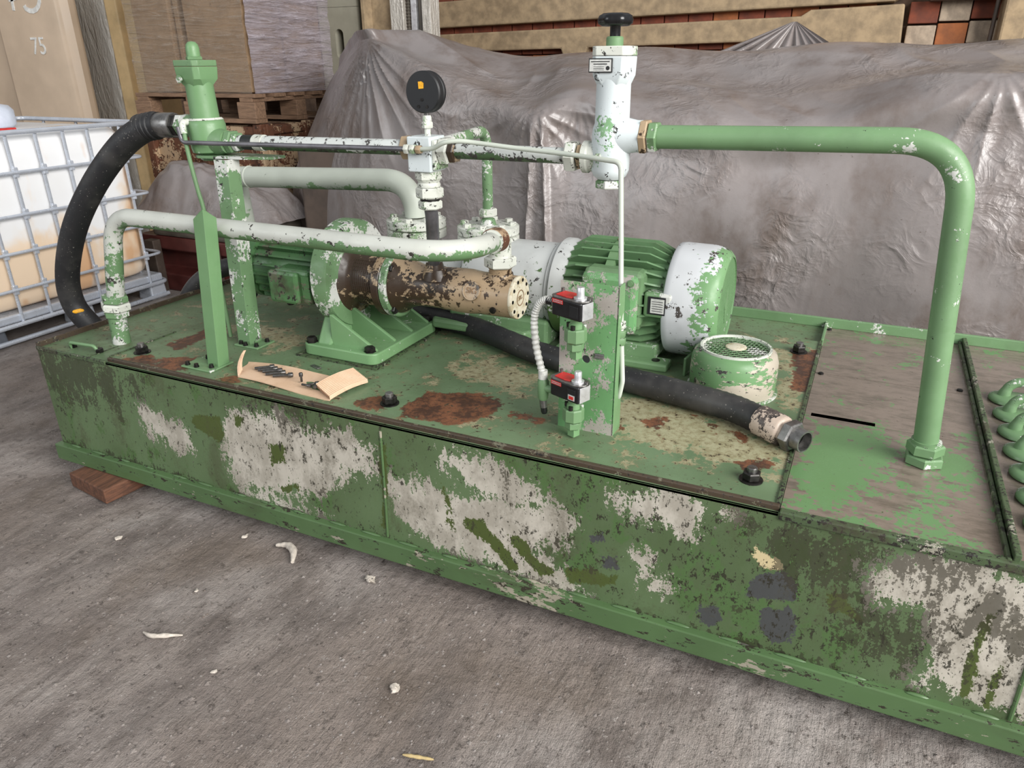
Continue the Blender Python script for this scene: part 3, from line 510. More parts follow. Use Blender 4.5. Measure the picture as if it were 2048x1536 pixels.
# ---- tarpaulin over a machine
tp = thing('tarpaulin_cover', 'dusty grey plastic tarpaulin draped over a long machine', 'tarpaulin', (1.4,2.1,FLOOR))
R0 = [(x,y+.35,z-.55) for x, y, z in R1]; R6 = [(x-.02 if i < 2 else x, y-.05, max(-.02, z-.30) if i == 0 else (-.12 if i == 1 else (-.25 if i == 2 else -.46))) for i, (x, y, z) in enumerate(R5)]
R6 = [(x, max(1.5,y), z) for x, y, z in R6]
CG = np.array([R0,R1,R2,R3,R4,R5,R6])
def cr(A, t):
    n_ = len(A); i = min(int(t), n_-2); f = t-i; p = [A[max(0,i-1)],A[i],A[i+1],A[min(n_-1,i+2)]]
    return .5*(2*p[1]+(p[2]-p[0])*f+(2*p[0]-5*p[1]+4*p[2]-p[3])*f*f+(3*p[1]-p[0]-3*p[2]+p[3])*f**3)
def tfn(u, v):
    rows = np.array([cr(CG[k], u) for k in range(7)]); p = cr(rows, v); x, y, z = p
    front = min(1, max(0, v-2.6)); topw = 1-front; d = 0.
    tri = lambda q: 1-abs(math.sin(q))**.7
    d += front*(.05*noise.noise((x*1.1,z*1.3,4.))+.016*noise.noise((x*3.1+z,z*2.,6.)))
    for ax_, az_, amp, kk, rng in ((.04,.97,.035,15,.75),(1.07,.70,.020,9,.45),(2.75,.83,.020,7,.65),(1.27,.74,.012,10,.35)):
        ddx, ddz = x-ax_, z-az_; rr_ = math.hypot(ddx, ddz)+1e-4; an = math.atan2(ddx, -ddz)
        d += front*amp*tri(an*kk+1.3*noise.noise((an*2,rr_*2,ax_)))*min(1,rr_/.12)*max(0,1-rr_/rng)*(1 if ddz < .05 else 0)
    d += topw*(.018*noise.noise((x*2.5,y*3,1.))+.024*tri(7*y+1.2*x+2.*noise.noise((x*1.4,y*2,3)))*(.4+noise.noise((x*2,y*2,9)))+.020*tri(16*x+9*y+3*noise.noise((x*2.,y*3,5)))*max(0,noise.noise((x*1.7,y*2.4,12))))
    for gx0, sl in ((1.085,.03),(1.13,-.10)):
        g = math.exp(-((x-gx0-sl*(z-.6))/.012)**2)*front*max(0,min(1,(.72-z)*6)); d += .03*g
    return (x, y-d*(.9*front), z+d*topw)
obj('sheet', grid_mb(list(np.linspace(0,15,420)), list(np.linspace(0,6,180)), tfn), 'tarp', tp, 70)
def tuft(u, v):
    a = (u-.5)*2; rr = v; x = 1.965+.27*a*rr*(1 if a > 0 else 1.5); z = 1.035-.155*rr+.006*math.sin(u*60)*rr; return (x, 2.72-.05*rr+.02*math.cos(u*60)*rr-.04*(1-a*a)*rr, z)
obj('tied_peak', grid_mb(list(np.linspace(0,1,70)), list(np.linspace(.03,1,14)), tuft), 'tarp', tp, 70)
cm = thing('covered_machine', 'brown machine hidden under the plastic tarpaulin', 'machine', (1.5,2.3,FLOOR))
obj('bed', MB().box(-.5,3.4,1.95,2.6,FLOOR,.45), 'machine_brown', cm, 0, .02); obj('headstock', MB().box(-.2,.35,2.05,2.5,.45,.72), 'machine_brown', cm, 0, .03)
# ================================================================ the green oil tank
tk = thing('oil_tank', 'long green steel oil tank with flaking paint and white patches', 'tank', (1.7,.65,-.415))
XE = 3.42
us = list(np.linspace(-.004,XE,440)); vs = list(np.linspace(-.36,0,50))
fp = grid_mb(us, vs, lambda u, v: (u, 0, v)); o = obj('front_panel', fp, 'tank', tk, 0)
P = np.array([(p[0],p[2]) for p in fp.v])
for k in ('white','tan','olive','black','grime'):
    m_ = pmask(FRONT[k], P, .085 if k == 'white' else .11 if k == 'grime' else .022)
    if k == 'grime':
        m_ = np.maximum(m_, np.clip(.5-(P[:,1]+.355)/.05, 0, .62))
    if k == 'white': m_ = .5+(m_-.5)*1.25
    set_attr(o, k, m_)
mb = MB(); mb.box(-.004,XE,.001,.006,-.36,0); mb.box(-.004,.002,.001,1.3,-.36,0); mb.box(-.004,XE,1.294,1.3,-.36,0); mb.box(XE-.006,XE,.001,1.3,-.36,0); mb.box(0,XE,0,1.3,-.40,-.36)
obj('body', mb, 'green', tk, 0)
ff = obj('foot_flange', MB().box(-.02,XE+.02,-.022,.01,-.415,-.356), 'flange', tk, 0, .003)
pf = np.zeros(len(ff.data.vertices))
obj('foot_flange', MB().box(-.022,.01,.012,1.32,-.415,-.356), 'flange', tk, 0, .003)
bead = None
for i in range(27):
    x = .06+i*.125+random.uniform(-.01,.01); L_ = random.uniform(.022,.036)
    b = MB().ell((x,-.004,-.3545), L_, .005, .0042, 10, 6); obj('weld_bead', b, 'flange', ff)
ws = MB().tube([(1.372,-.001,-.02),(1.370,-.0015,-.19),(1.366,-.001,-.35)], .0035, 8); obj('weld_seam', ws, 'flange', tk); obj('weld_seam', MB().tube([(2.845,-.001,-.02),(2.85,-.001,-.35)], .0045, 8), 'flange', tk)
# decks
def deck(name, x0, x1, y0, y1, z, mt, skip=None, attrs=None, step=.014):
    us = list(np.linspace(x0,x1,int((x1-x0)/step)+2)); vs = list(np.linspace(y0,y1,int((y1-y0)/step)+2))
    g = grid_mb(us, vs, lambda u, v: (u, v, z), skip); t_ = z-.006
    g.box(x0,x1,y0,y0+.004,t_,z-.0003); g.box(x0,x1,y1-.004,y1,t_,z-.0003); g.box(x0,x0+.004,y0,y1,t_,z-.0003); g.box(x1-.004,x1,y0,y1,t_,z-.0003)
    return g
P1 = deck('deck', .0,2.362,0,1.298,0,'deck'); o = obj('deck_plate', P1, 'deck', tk, 0)
Q = np.array([(p[0],p[1]) for p in P1.v]); set_attr(o, 'rust', 0*Q[:,0]); set_attr(o, 'sand', pmask([[(.02,.3),(.3,.35),(.3,1.2),(.02,1.25)]], Q, .3)*.55)
slot = lambda u, v: 2.378 < u < 2.535 and .515 < v < .537
for a, sk in (((2.364,2.766,0,.5135), None), ((2.364,2.766,.5145,.836), slot), ((2.364,2.766,.8385,1.298), None), ((2.784,XE,0,1.298), None)):
    g = deck('deck', *a, 0, 'oildeck', sk, step=.0078 if sk else .014); o = obj('deck_panel', g, 'oildeck', tk, 0); Q = np.array([(p[0],p[1]) for p in g.v])
    set_attr(o, 'green', np.maximum(pmask(COMP['green'], Q, .06), .36*(Q[:,1] < .5)*(Q[:,0] < 2.77)+.25*(Q[:,1] > 1.0))); set_attr(o, 'sheen', pmask(COMP['sheen'], Q, .03))
obj('back_rim', MB().box(-.004,XE,1.286,1.3,0,.034), 'green', tk, 0, .002); obj('side_rim', MB().box(-.006,.003,0,1.3,-.002,.018), 'plate_edge', tk, 0, .002)
obj('front_rim', MB().box(2.364,XE,-.006,.014,-.012,.009), 'rim', tk, 0, .003); obj('front_rim', MB().box(-.004,.33,-.004,.004,-.008,.006), 'rim', tk, 0, .002)
dv = MB(); dv.box(2.766,2.774,.004,1.29,-.02,.012); dv.box(2.776,2.788,.004,1.29,-.02,.024); obj('divider', dv, 'rim', tk, 0, .002)
obj('panel_lip', MB().box(2.357,2.365,1.09,1.29,-.01,.022), 'green', tk, 0, .002)
for x, y in ((2.745,.86),(2.38,.83),(2.374,1.262)): obj('deck_screw', MB().lathe([(.008,0),(.008,.004),(.005,.006)], (x,y,0), (0,0,1), 10), 'nut', tk)
h_ = MB().tube(fillet([(.11,.046,.0),(.112,.040,.022),(.225,.046,.024),(.232,.052,.0)], .012, 5), .0055, 10); hd = obj('carry_handle', h_, 'green', tk, 60)
for x, y in ((.108,.052),(.232,.056)): obj('handle_nut', MB().hexa((x,y,0), (0,0,1), .013, .014), 'nut', hd, 0)
obj('deck_joint', MB().box(.235,.24,.01,.12,0,.0015), 'rim', tk, 0)
# ---- bolted cover plate
cp = thing('cover_plate', 'rust stained green cover plate bolted on top of oil tank', 'plate', (1.34,.56,0))
g = deck('plate', .33,2.36,.022,1.09,.012,'deck'); g.box(.33,2.36,.018,.026,-.004,.0118)
po = obj('plate', g, 'deck', cp, 0); Q = np.array([(p[0],p[1]) for p in g.v]); set_attr(po, 'rust', pmask(DECK['rust'], Q, .035)); set_attr(po, 'sand', np.maximum(pmask(DECK['sand'], Q, .12), .30))
obj('edge_strip', MB().box(.328,2.362,.010,.022,-.006,.0125), 'plate_edge', cp, 0, .002); obj('edge_strip', MB().box(2.354,2.363,.02,1.09,0,.0165), 'rim', cp, 0, .001); obj('edge_strip', MB().box(.326,.333,.02,.28,0,.0155), 'rim', cp, 0, .001)
for x, y in ((.39,.092),(1.338,.097),(2.291,.094),(2.302,.962)):
    n_ = MB().lathe([(.026,0),(.026,.003)], (x,y,.012), (0,0,1), 20); n_.hexa((x,y,.015), (0,0,1), .0205, .019); so = obj('stud_nut', n_, 'nut', cp, 30); obj('stud', MB().cyl((x,y,.03), (x,y,.045), .0115, 12, .002), 'steel', so)
# ================================================================ pipes
def nut_at(o_, ax, r, h, mt, parent, name='union_nut', ph=0.): return obj(name, MB().hexa(o_, ax, r, h, 6, ph), mt, parent, 30)
lp = thing('return_pipe', 'grey over green bent steel pipe running low in front of the motors', 'pipe', (.219,.152,.0))
path = fillet([(.221,.152,.09),(.253,.157,.25),(.288,.166,.4295),(1.53,.170,.423),(1.50,.415,.405)], [.5,.115,.17], 10)
obj('pipe', MB().tube(path, .0275, 20), 'white_green', lp, 60)
obj('stub', MB().cyl((.217,.152,0), (.222,.152,.10), .0285, 20), 'green_worn', lp); a = (.03,0,.115)
nut_at((.2225,.152,.095), (.12,0,1), .040, .022, 'green_worn', lp); nut_at((.2265,.152,.118), (.12,0,1), .047, .026, 'white_worn', lp); nut_at((.2305,.152,.146), (.12,0,1), .042, .022, 'green_worn', lp)
el = MB().tube(spline([(1.503,.40,.407),(1.497,.44,.404),(1.492,.470,.392),(1.490,.478,.36),(1.490,.478,.345)], 5), .033, 18); obj('elbow', el, 'white_worn', lp, 60)
obj('rust_band', MB().tube([(1.501,.405,.4075),(1.497,.44,.405),(1.4945,.458,.401)], .0345, 18), 'rusty', lp, 60)
nut_at((1.490,.478,.318), (0,0,1), .047, .030, 'white_worn', lp); obj('adapter', MB().lathe([(.033,0),(.033,.018),(.036,.022)], (1.49,.478,.294), (0,0,1), 20), 'tan', lp)
rp = thing('delivery_pipe', 'green bent pipe from the white valve down to the deck', 'pipe', (2.638,.362,0))
obj('pipe', MB().tube(fillet([(1.945,.362,.700),(2.583,.362,.711),(2.638,.362,0.005)], .135, 14), .0262, 22), 'green', rp, 60)
nut_at((2.638,.362,0), (0,0,1), .043, .024, 'green', rp); nut_at((2.6365,.362,.026), (0,0,1), .040, .026, 'green', rp, ph=.4); obj('collar', MB().lathe([(.032,0),(.032,.008)], (2.6355,.362,.051), (0,0,1), 24), 'green_worn', rp)
bp = thing('suction_pipe', 'thick pale grey pipe bending down into a bolted flange', 'pipe', (1.0,.8,.36))
obj('pipe', MB().tube(fillet([(.10,.92,.02),(.13,.86,.455),(.17,.80,.462),(1.0,.80,.492),(1.004,.80,.37)], [.03,.11,.14], 12), .0385, 22), 'grey_pipe', bp, 60)
obj('weld_ring', MB().lathe([(.0385,-.004),(.0415,0),(.0385,.004)], (.262,.80,.4655), (1,0,.036), 22, cap=False), 'grey_pipe', bp, 60)
def flange(parent, x, y, z, r, n_b, mt):
    obj('flange', MB().lathe([(r-.004,0),(r,.003),(r,.026),(r-.004,.029)], (x,y,z), (0,0,1), 40), mt, parent)
    obj('flange', MB().lathe([(r-.004,0),(r,.003),(r,.026),(r-.004,.029)], (x,y,z-.033), (0,0,1), 40), mt, parent)
    for i in range(n_b):
        q = 2*math.pi*(i+.3)/n_b; obj('flange_bolt', MB().hexa((x+(r-.022)*math.cos(q), y+(r-.022)*math.sin(q), z+.029), (0,0,1), .0135, .012), 'white_worn', parent, 30)
flange(bp, 1.004, .80, .335, .104, 8, 'white_worn')
tp2 = thing('riser_pipe', 'slim green and white riser pipe standing on a bolted flange', 'pipe', (1.287,.8,.36))
obj('pipe', MB().tube(fillet([(1.287,.8,.365),(1.287,.8,.665),(1.338,.40,.655)], .07, 10), .0172, 16), 'green_worn', tp2, 60); nut_at((1.287,.8,.392), (0,0,1), .030, .026, 'white_worn', tp2); obj('collar', MB().lathe([(.028,0),(.022,.02)], (1.287,.8,.364), (0,0,1), 20), 'green_worn', tp2)
flange(tp2, 1.287, .80, .335, .104, 8, 'white_worn')
def line_pipe(x0, x1, z0, z1, r, label, dark_end):
    t = thing('line_pipe', label, 'pipe', ((x0+x1)/2,.362,z0-r)); obj('pipe', MB().tube([(x0,.362,z0),(x0+(x1-x0)*.5,.362,(z0+z1)/2),(x1,.362,z1)], r, 18), 'line_pipe', t, 60); return t
l1 = line_pipe(.66,1.285,.645,.652,.0205,'flaking straight pipe between the green valve and manifold block', 1)
nut_at((1.262,.362,.652), (1,0,0), .034, .026, 'tan', l1); obj('collar', MB().lathe([(.0235,0),(.0235,.035)], (.735,.362,.646), (1,0,0), 20), 'white_worn', l1); obj('bare_end', MB().lathe([(.0215,0),(.0215,.04)], (.69,.362,.6455), (1,0,0), 20), 'black_matt', l1)
l2 = line_pipe(1.375,1.79,.648,.649,.0195,'flaking straight pipe between manifold block and the white valve', 0)
nut_at((1.378,.362,.648), (1,0,0), .037, .03, 'white_worn', l2); nut_at((1.408,.362,.648), (1,0,0), .032, .018, 'tan', l2); nut_at((1.735,.362,.649), (1,0,0), .0385, .028, 'white_worn', l2); nut_at((1.766,.362,.649), (1,0,0), .032, .016, 'tan', l2)
# ---- manifold block with its drop pipe and gauge
mn = thing('manifold_block', 'chipped white manifold block with hex fittings below the gauge', 'block', (1.332,.362,.33))
obj('block', MB().box(1.296,1.366,.322,.402,.594,.684), 'white', mn, 0, .003); obj('side_boss', MB().box(1.366,1.378,.33,.396,.60,.676), 'white_worn', mn, 0, .003)
obj('stencil', text_mb('42', .022, (1.328,.3212,.664), (1,0,0), (0,0,1), .0004), 'ink', mn, 0); obj('stencil', text_mb('2x', .018, (1.332,.3212,.645), (1,0,0), (0,0,1), .0004), 'ink', mn, 0)
obj('fitting', MB().hexa((1.334,.362,.570), (0,0,1), .036, .024), 'white_worn', mn, 30); obj('fitting', MB().lathe([(.031,0),(.032,.006),(.029,.012),(.032,.018)], (1.334,.362,.552), (0,0,1), 20), 'white_worn', mn); nut_at((1.335,.362,.522), (0,0,1), .038, .029, 'white_worn', mn); obj('collar', MB().lathe([(.027,0),(.027,.008)], (1.335,.362,.514), (0,0,1), 20), 'nut', mn); nut_at((1.335,.362,.492), (0,0,1), .033, .023, 'white_worn', mn)
obj('drop_pipe', MB().tube([(1.335,.362,.50),(1.332,.372,.47),(1.312,.405,.40),(1.290,.440,.325),(1.286,.448,.31)], .0185, 18), 'pipe_steel', mn, 60); obj('pump_socket', MB().lathe([(.033,0),(.030,.01),(.025,.03)], (1.286,.448,.286), (-.15,.25,1), 20), 'tan', mn)
gg = thing('pressure_gauge', 'round black pressure gauge seen from the back with yellow mark', 'gauge', (1.338,.362,.684))
obj('case', MB().lathe([(.0485,0),(.0515,.004),(.0515,.018),(.0495,.02),(.0495,.024),(.0515,.026),(.0515,.034),(.049,.037)], (1.338,.345,.792), (0,1,0), 48), 'black_matt', gg, 30)
ym = MB().prism([(-.006,-.008),(.008,-.007),(.009,.006),(.003,.010),(-.007,.009)], (1.334,.3452,.808), (1,0,0), (0,0,1), .0012); obj('yellow_mark', ym, 'yellow', gg, 0)
for x, z in ((1.336,.774),(1.325,.757),(1.350,.757)): obj('case_screw', MB().lathe([(.0042,0),(.0042,.0015)], (x,.345,z), (0,-1,0), 12), 'nut', gg)
obj('stem', MB().lathe([(.007,0),(.007,.022)], (1.338,.362,.728), (0,0,1), 12), 'steel', gg); nut_at((1.338,.362,.703), (0,0,1), .0145, .016, 'white_worn', gg); obj('stem', MB().lathe([(.012,0),(.012,.012),(.010,.016)], (1.338,.362,.719), (0,0,1), 16), 'white_worn', gg); obj('stem', MB().lathe([(.0085,0),(.0085,.02)], (1.338,.362,.684), (0,0,1), 12), 'white_worn', gg)
# ---- white relief valve with handwheel
vx, vy = 1.847, .362
wv = thing('relief_valve', 'white painted valve with a black handwheel', 'valve', (vx,vy,.575))
obj('barrel', MB().lathe([(.030,.0),(.040,.008),(.0455,.022),(.0465,.055),(.0465,.105),(.044,.118),(.0405,.128),(.0398,.215),(.0405,.24)], (vx,vy,.600), (0,0,1), 36), 'white', wv)
sq = lambda h, c_: [(-h+c_,-h),(h-c_,-h),(h,-h+c_),(h,h-c_),(h-c_,h),(-h+c_,h),(-h,h-c_),(-h,-h+c_)]
def loft(parent, name, mt, secs, o_):
    mb = MB()
    for h, c_, z in secs: mb.v += [(o_[0]+x,o_[1]+y,z) for x, y in sq(h,c_)]
    n_ = 8
    for k in range(len(secs)-1):
        for i in range(n_): j = (i+1) % n_; mb.f.append((k*n_+i,k*n_+j,k*n_+n_+j,k*n_+n_+i))
    mb.f.append(tuple(range(n_))[::-1]); mb.f.append(tuple(range((len(secs)-1)*n_,len(secs)*n_))); return obj(name, mb, mt, parent, 30, .002)
loft(wv, 'head', 'white', [(.036,.018,.812),(.0425,.014,.832),(.0435,.012,.872)], (vx,vy)); loft(wv, 'cap', 'white_worn', [(.0435,.012,.873),(.0435,.012,.893)], (vx,vy))
obj('gland', MB().lathe([(.019,0),(.0195,.003),(.0195,.017),(.017,.02)], (vx-.002,vy,.893), (0,0,1), 24), 'green', wv)
hw = MB().lathe([(.012,0),(.012,.022),(.016,.028)], (vx-.002,vy,.912), (0,0,1), 20); k0 = len(hw.v)
for zz, rr in ((.936,.014),(.934,.030),(.939,.0375),(.947,.039),(.955,.036),(.960,.027),(.959,.014),(.957,.001)):
    for i in range(42): q = 2*math.pi*i/42; r_ = rr*(1+.045*math.cos(7*q)*(1 if rr > .025 else 0)); hw.v.append((vx-.002+r_*math.cos(q), vy+r_*math.sin(q), zz))
for k in range(7):
    for i in range(42): j = (i+1) % 42; hw.f.append((k0+k*42+i,k0+k*42+j,k0+k*42+42+j,k0+k*42+42+i))
obj('handwheel', hw, 'black', wv, 60)
np_ = obj('nameplate', MB().box(vx-.046,vx+.010,vy-.0475,vy-.0435,.838,.868), 'ink', wv, 0, .001); obj('plate_face', MB().box(vx-.0435,vx+.0075,vy-.0482,vy-.047,.8405,.8655), 'sticker', np_, 0)
for k, (dx, z) in enumerate(((.0,.861),(.006,.856))): obj('print_line', MB().box(vx-.040+dx,vx+.004-dx,vy-.0487,vy-.048,z-.0009,z+.0009), 'ink', np_, 0)
fr_ = MB(); fr_.box(vx-.034,vx-.009,vy-.0487,vy-.048,.8505,.8512); fr_.box(vx-.034,vx-.009,vy-.0487,vy-.048,.8435,.8442); fr_.box(vx-.034,vx-.009,vy-.0487,vy-.048,.8467,.8476); obj('print_line', fr_, 'ink', np_, 0); obj('emblem', MB().lathe([(.0045,0),(.0045,.0006)], (vx,vy-.048,.8475), (0,-1,0), 16), 'ink', np_)
obj('outlet_boss', MB().lathe([(.042,0),(.040,.03),(.036,.05),(.036,.062)], (vx+.012,vy,.700), (1,0,0), 28), 'white', wv); nut_at((vx+.073,vy,.700), (1,0,0), .041, .018, 'tan', wv); nut_at((vx+.092,vy,.700), (1,0,0), .036, .022, 'green_worn', wv)
obj('inlet_boss', MB().lathe([(.034,0),(.034,.046),(.038,.05),(.038,.062)], (vx-.004,vy,.649), (-1,0,0), 28), 'white_worn', wv); obj('bottom_plug', MB().hexa((vx,vy,.578), (0,0,1), .034, .02), 'green_worn', wv, 30); obj('port_plug', MB().hexa((vx-.016,vy-.044,.655), (0,-1,0), .009, .008), 'white_worn', wv, 30)
# ---- green relief valve
gx, gy = .548, .362
gv = thing('relief_valve', 'green valve with domed cap and black hose', 'valve', (gx,gy,.605))
obj('barrel', MB().lathe([(.040,0),(.053,.006),(.056,.02),(.056,.085),(.052,.098),(.042,.106),(.0405,.19),(.041,.215)], (gx,gy,.607), (-.03,0,1), 36), 'green_plain', gv)
loft(gv, 'head', 'green_plain', [(.036,.02,.80),(.047,.014,.822),(.0485,.012,.856)], (gx-.008,gy)); loft(gv, 'cap', 'green', [(.0485,.012,.857),(.0485,.012,.874)], (gx-.009,gy))
obj('cap_nut', MB().hexa((gx-.010,gy,.874), (0,0,1), .024, .010), 'green', gv, 30); obj('dome', MB().lathe([(.0195,0),(.0195,.022),(.017,.032),(.011,.039),(.001,.041)], (gx-.010,gy,.884), (0,0,1), 24), 'green_plain', gv, 60)
obj('side_plug', MB().lathe([(.011,0),(.011,.004),(.006,.0045)], (gx-.028,gy-.050,.822), (0,-1,0), 16), 'green_worn', gv); obj('weld_ring', MB().lathe([(.0425,-.004),(.047,0),(.0525,-.006)], (gx-.003,gy,.712), (-.03,0,1), 36, cap=False), 'white_worn', gv, 60)
obj('outlet_boss', MB().lathe([(.040,0),(.040,.025),(.034,.05),(.034,.058)], (gx+.022,gy-.004,.644), (1,0,0), 28), 'green', gv); nut_at((gx+.079,gy,.645), (1,0,0), .035, .026, 'green', gv); nut_at((gx+.106,gy,.645), (1,0,0), .029, .018, 'green_worn', gv)
obj('inlet_boss', MB().lathe([(.034,0),(.034,.055),(.030,.06)], (gx-.03,gy,.687), (-1,0,0), 24), 'green_worn', gv); nut_at((gx-.088,gy,.687), (-1,0,0), .036, .026, 'green_worn', gv); nut_at((gx-.116,gy,.687), (-1,0,0), .034, .022, 'nut', gv); obj('bottom_plug', MB().hexa((gx+.0,gy,.588), (0,0,1), .036, .019), 'green', gv, 30); obj('port_elbow', MB().tube(fillet([(gx-.03,gy-.045,.702),(gx-.03,gy-.068,.702),(gx-.026,gy-.07,.67)], .012, 5), .010, 12), 'white_worn', gv, 60)
# ---- hoses
lh = thing('hydraulic_hose', 'thick black hose arching from green valve over the tank edge', 'hose', (-.2,.33,-.3))
hp = spline([(.345,.362,.686),(.28,.360,.676),(.165,.345,.615),(.02,.325,.49),(-.12,.31,.33),(-.215,.305,.16),(-.235,.31,.04),(-.19,.325,-.045),(-.12,.35,-.115),(-.09,.40,-.22),(-.09,.48,-.33),(-.12,.60,-.425),(-.16,.80,-.435)], 8)
obj('rubber_tube', MB().tube(hp, [.040 if i < 6 else .041 for i in range(len(hp))], 22), 'rubber', lh, 60)
obj('ferrule', MB().lathe([(.036,0),(.038,.004),(.038,.075),(.035,.08)], (.412,.362,.687), (-1,0,-.02), 28), 'tan', lh, 38).data.materials[0] = M['steel']
for i in range(4): obj('clamp_ring', MB().lathe([(.040,0),(.0435,.003),(.0435,.013),(.040,.016)], (.327-i*.019,.362,.6845-i*.0025), (-1,0,-.16-.05*i), 26), 'rubber', lh)
yp = Vector(hp[51]); yd = (Vector((2.4,-1.4,.86))-yp).normalized(); ye = MB().ell((0,0,0), .020, .004, .009, 12, 6); yq = yd.to_track_quat('Y','Z').to_matrix(); obj('yellow_mark', MB().add([yq @ Vector(p_)+yp+yd*.0385 for p_ in ye.v], ye.f), 'yellow', lh, 60)
bh = thing('hydraulic_hose', 'black hose rising behind the tank edge to the small motor', 'hose', (-.1,.9,FLOOR))
obj('rubber_tube', MB().tube(spline([(-.35,.62,-.425),(-.20,.63,-.37),(-.12,.65,-.17),(-.05,.70,.0),(.06,.745,.088),(.22,.76,.122),(.42,.765,.108),(.60,.745,.09),(.80,.71,.06)], 8), .036, 18), 'rubber', bh, 60)
rh = thing('hydraulic_hose', 'black hose lying across deck with an open steel coupling', 'hose', (1.9,.45,.012))
hq = spline([(1.03,.690,.056),(1.10,.685,.052),(1.294,.655,.05),(1.55,.54,.05),(1.74,.478,.050),(1.90,.438,.050),(2.09,.395,.052),(2.20,.365,.052),(2.275,.325,.050)], 10)
obj('rubber_tube', MB().tube(hq, [.0345+.0012*(i % 2) for i in range(len(hq))], 22), 'rubber', rh, 60); ax = Vector((.092,-.058,-.002)).normalized(); p = Vector(hq[-1])-ax*.008
obj('ferrule', MB().lathe([(.034,0),(.0385,.004),(.0385,.070),(.035,.076),(.030,.078),(.030,.086)], p, ax, 28), 'ferrule', rh)
nut_at(p+ax*.084, ax, .0385, .026, 'steel', rh); obj('open_end', MB().lathe([(.027,0),(.027,.026),(.0235,.026),(.0235,.004)], p+ax*.110, ax, 24, cap=False), 'steel', rh)
# ================================================================ small pump set
AX = Vector((1,0,0))
def ring_pts(y, z, r, q): return (y+r*math.cos(q), z+r*math.sin(q))
def fin_mb(poly, thick, y, z, q):
    """flat cooling fin: poly in (x, radius), standing radially at angle q about an X axis"""
    d = Vector((0,math.cos(q),math.sin(q))); s_ = Vector((0,-math.sin(q),math.cos(q))); o_ = Vector((0,y,z)); k = len(poly)
    a = [o_+AX*x+d*r+s_*thick/2 for x, r in poly]; b = [o_+AX*x+d*r-s_*thick/2 for x, r in poly]
    return MB().add(a+b, [tuple(range(k)), tuple(range(k,2*k))[::-1]]+[(i,k+i,k+(i+1)%k,(i+1)%k) for i in range(k)])
my, mz = .475, .235
sm = thing('electric_motor', 'small oily green electric motor with ribbed body and dark terminal box', 'motor', (.76,my,.1))
obj('core', MB().lathe([(.085,0),(.094,.01),(.094,.33),(.09,.36)], (.60,my,mz), AX, 32), 'green_dark', sm); obj('end_shield', MB().lathe([(.05,0),(.085,.012),(.107,.02),(.107,.05)], (.575,my,mz), AX, 32), 'green_dark', sm)
for i in range(22):
    q = 2*math.pi*i/22; obj('cooling_fin', fin_mb([(.63,.09),(.645,.112),(.90,.112),(.91,.09)], .006, my, mz, q), 'green_dark', sm, 0)
fan = MB().lathe([(.03,0),(.03,.03)], (.535,my,mz), AX, 16)
for i in range(6):
    q = 2*math.pi*i/6+.3; d = Vector((0,math.cos(q),math.sin(q))); s_ = Vector((0,-math.sin(q),math.cos(q))); c_ = Vector((.552,my,mz))
    fan.add([c_+d*.025-s_*.012-AX*.01, c_+d*.025-s_*.008+AX*.012, c_+d*.112-s_*.03+AX*.012, c_+d*.122-s_*.0+AX*.0, c_+d*.112+s_*.02-AX*.012, c_+d*.025+s_*.004-AX*.006]+[c_+d*.025-s_*.012-AX*.006, c_+d*.025-s_*.008+AX*.016, c_+d*.112-s_*.03+AX*.016, c_+d*.122+AX*.004, c_+d*.112+s_*.02-AX*.008, c_+d*.025+s_*.004-AX*.002], [(0,1,2,3,4,5),(11,10,9,8,7,6)]+[(k,k+6,(k+1)%6+6,(k+1)%6) for k in range(6)])
obj('fan', fan, 'black_matt', sm, 0)
tb = obj('terminal_box', MB().box(.765,.905,.325,.40,.165,.275), 'green_dark', sm, 0, .012); obj('lid', MB().box(.757,.872,.306,.327,.168,.272), 'green_dark', tb, 0, .013); obj('lid_emblem', MB().lathe([(.020,0),(.020,.0015),(.017,.0015),(.017,.0005)], (.812,.306,.216), (0,-1,0), 24, cap=False), 'green_dark', tb); obj('nameplate', MB().box(.878,.908,.322,.326,.19,.26), 'sticker', tb, 0).data.materials[0] = M['green_dark']; obj('cable_gland', MB().hexa((.80,.35,.152), (0,0,1), .012, .014), 'nut', tb, 30)
br = thing('pump_bracket', 'green cast pedestal with a large round flange and ribs', 'bracket', (1.02,my,.012))
obj('motor_flange', MB().lathe([(.160,0),(.170,.004),(.170,.052),(.166,.060),(.118,.060),(.112,.064)], (.925,my,mz+.01), AX, 64), 'green_worn', br)
obj('bell', MB().lathe([(.118,0),(.098,.016),(.089,.03),(.089,.118),(.10,.122)], (.985,my,mz+.003), AX, 48), 'tan', br)
gm = MB(); gz = mz+.003
def gbar(x0, x1, q0, q1):
    a = [(x, my+r_*math.cos(q), gz+r_*math.sin(q)) for x in (x0,x1) for r_ in (.0885,.0905) for q in (q0,q1)]; gm.add(a, [(0,1,3,2),(4,6,7,5),(2,3,7,6),(0,4,5,1),(0,2,6,4),(1,5,7,3)])
for i in range(15): q = math.pi*(.72+.58*i/14); gbar(1.022, 1.102, q, q+.018)
for j in range(11):
    for i in range(28): q = math.pi*(.72+.58*i/28); gbar(1.022+.0078*j, 1.0242+.0078*j, q, q+math.pi*.58/28)
o = obj('perforated_guard', gm, 'tan', br, 0); o['kind'] = 'stuff'
base = MB(); rr = .03; bx0, bx1, by0, by1 = .878, 1.158, .288, .662; pts = []
for cx_, cy_, a0 in ((bx1-rr,by1-rr,0),(bx0+rr,by1-rr,90),(bx0+rr,by0+rr,180),(bx1-rr,by0+rr,270)):
    for k in range(6): a = R(a0+k*18); pts.append((cx_+rr*math.cos(a), cy_+rr*math.sin(a)))
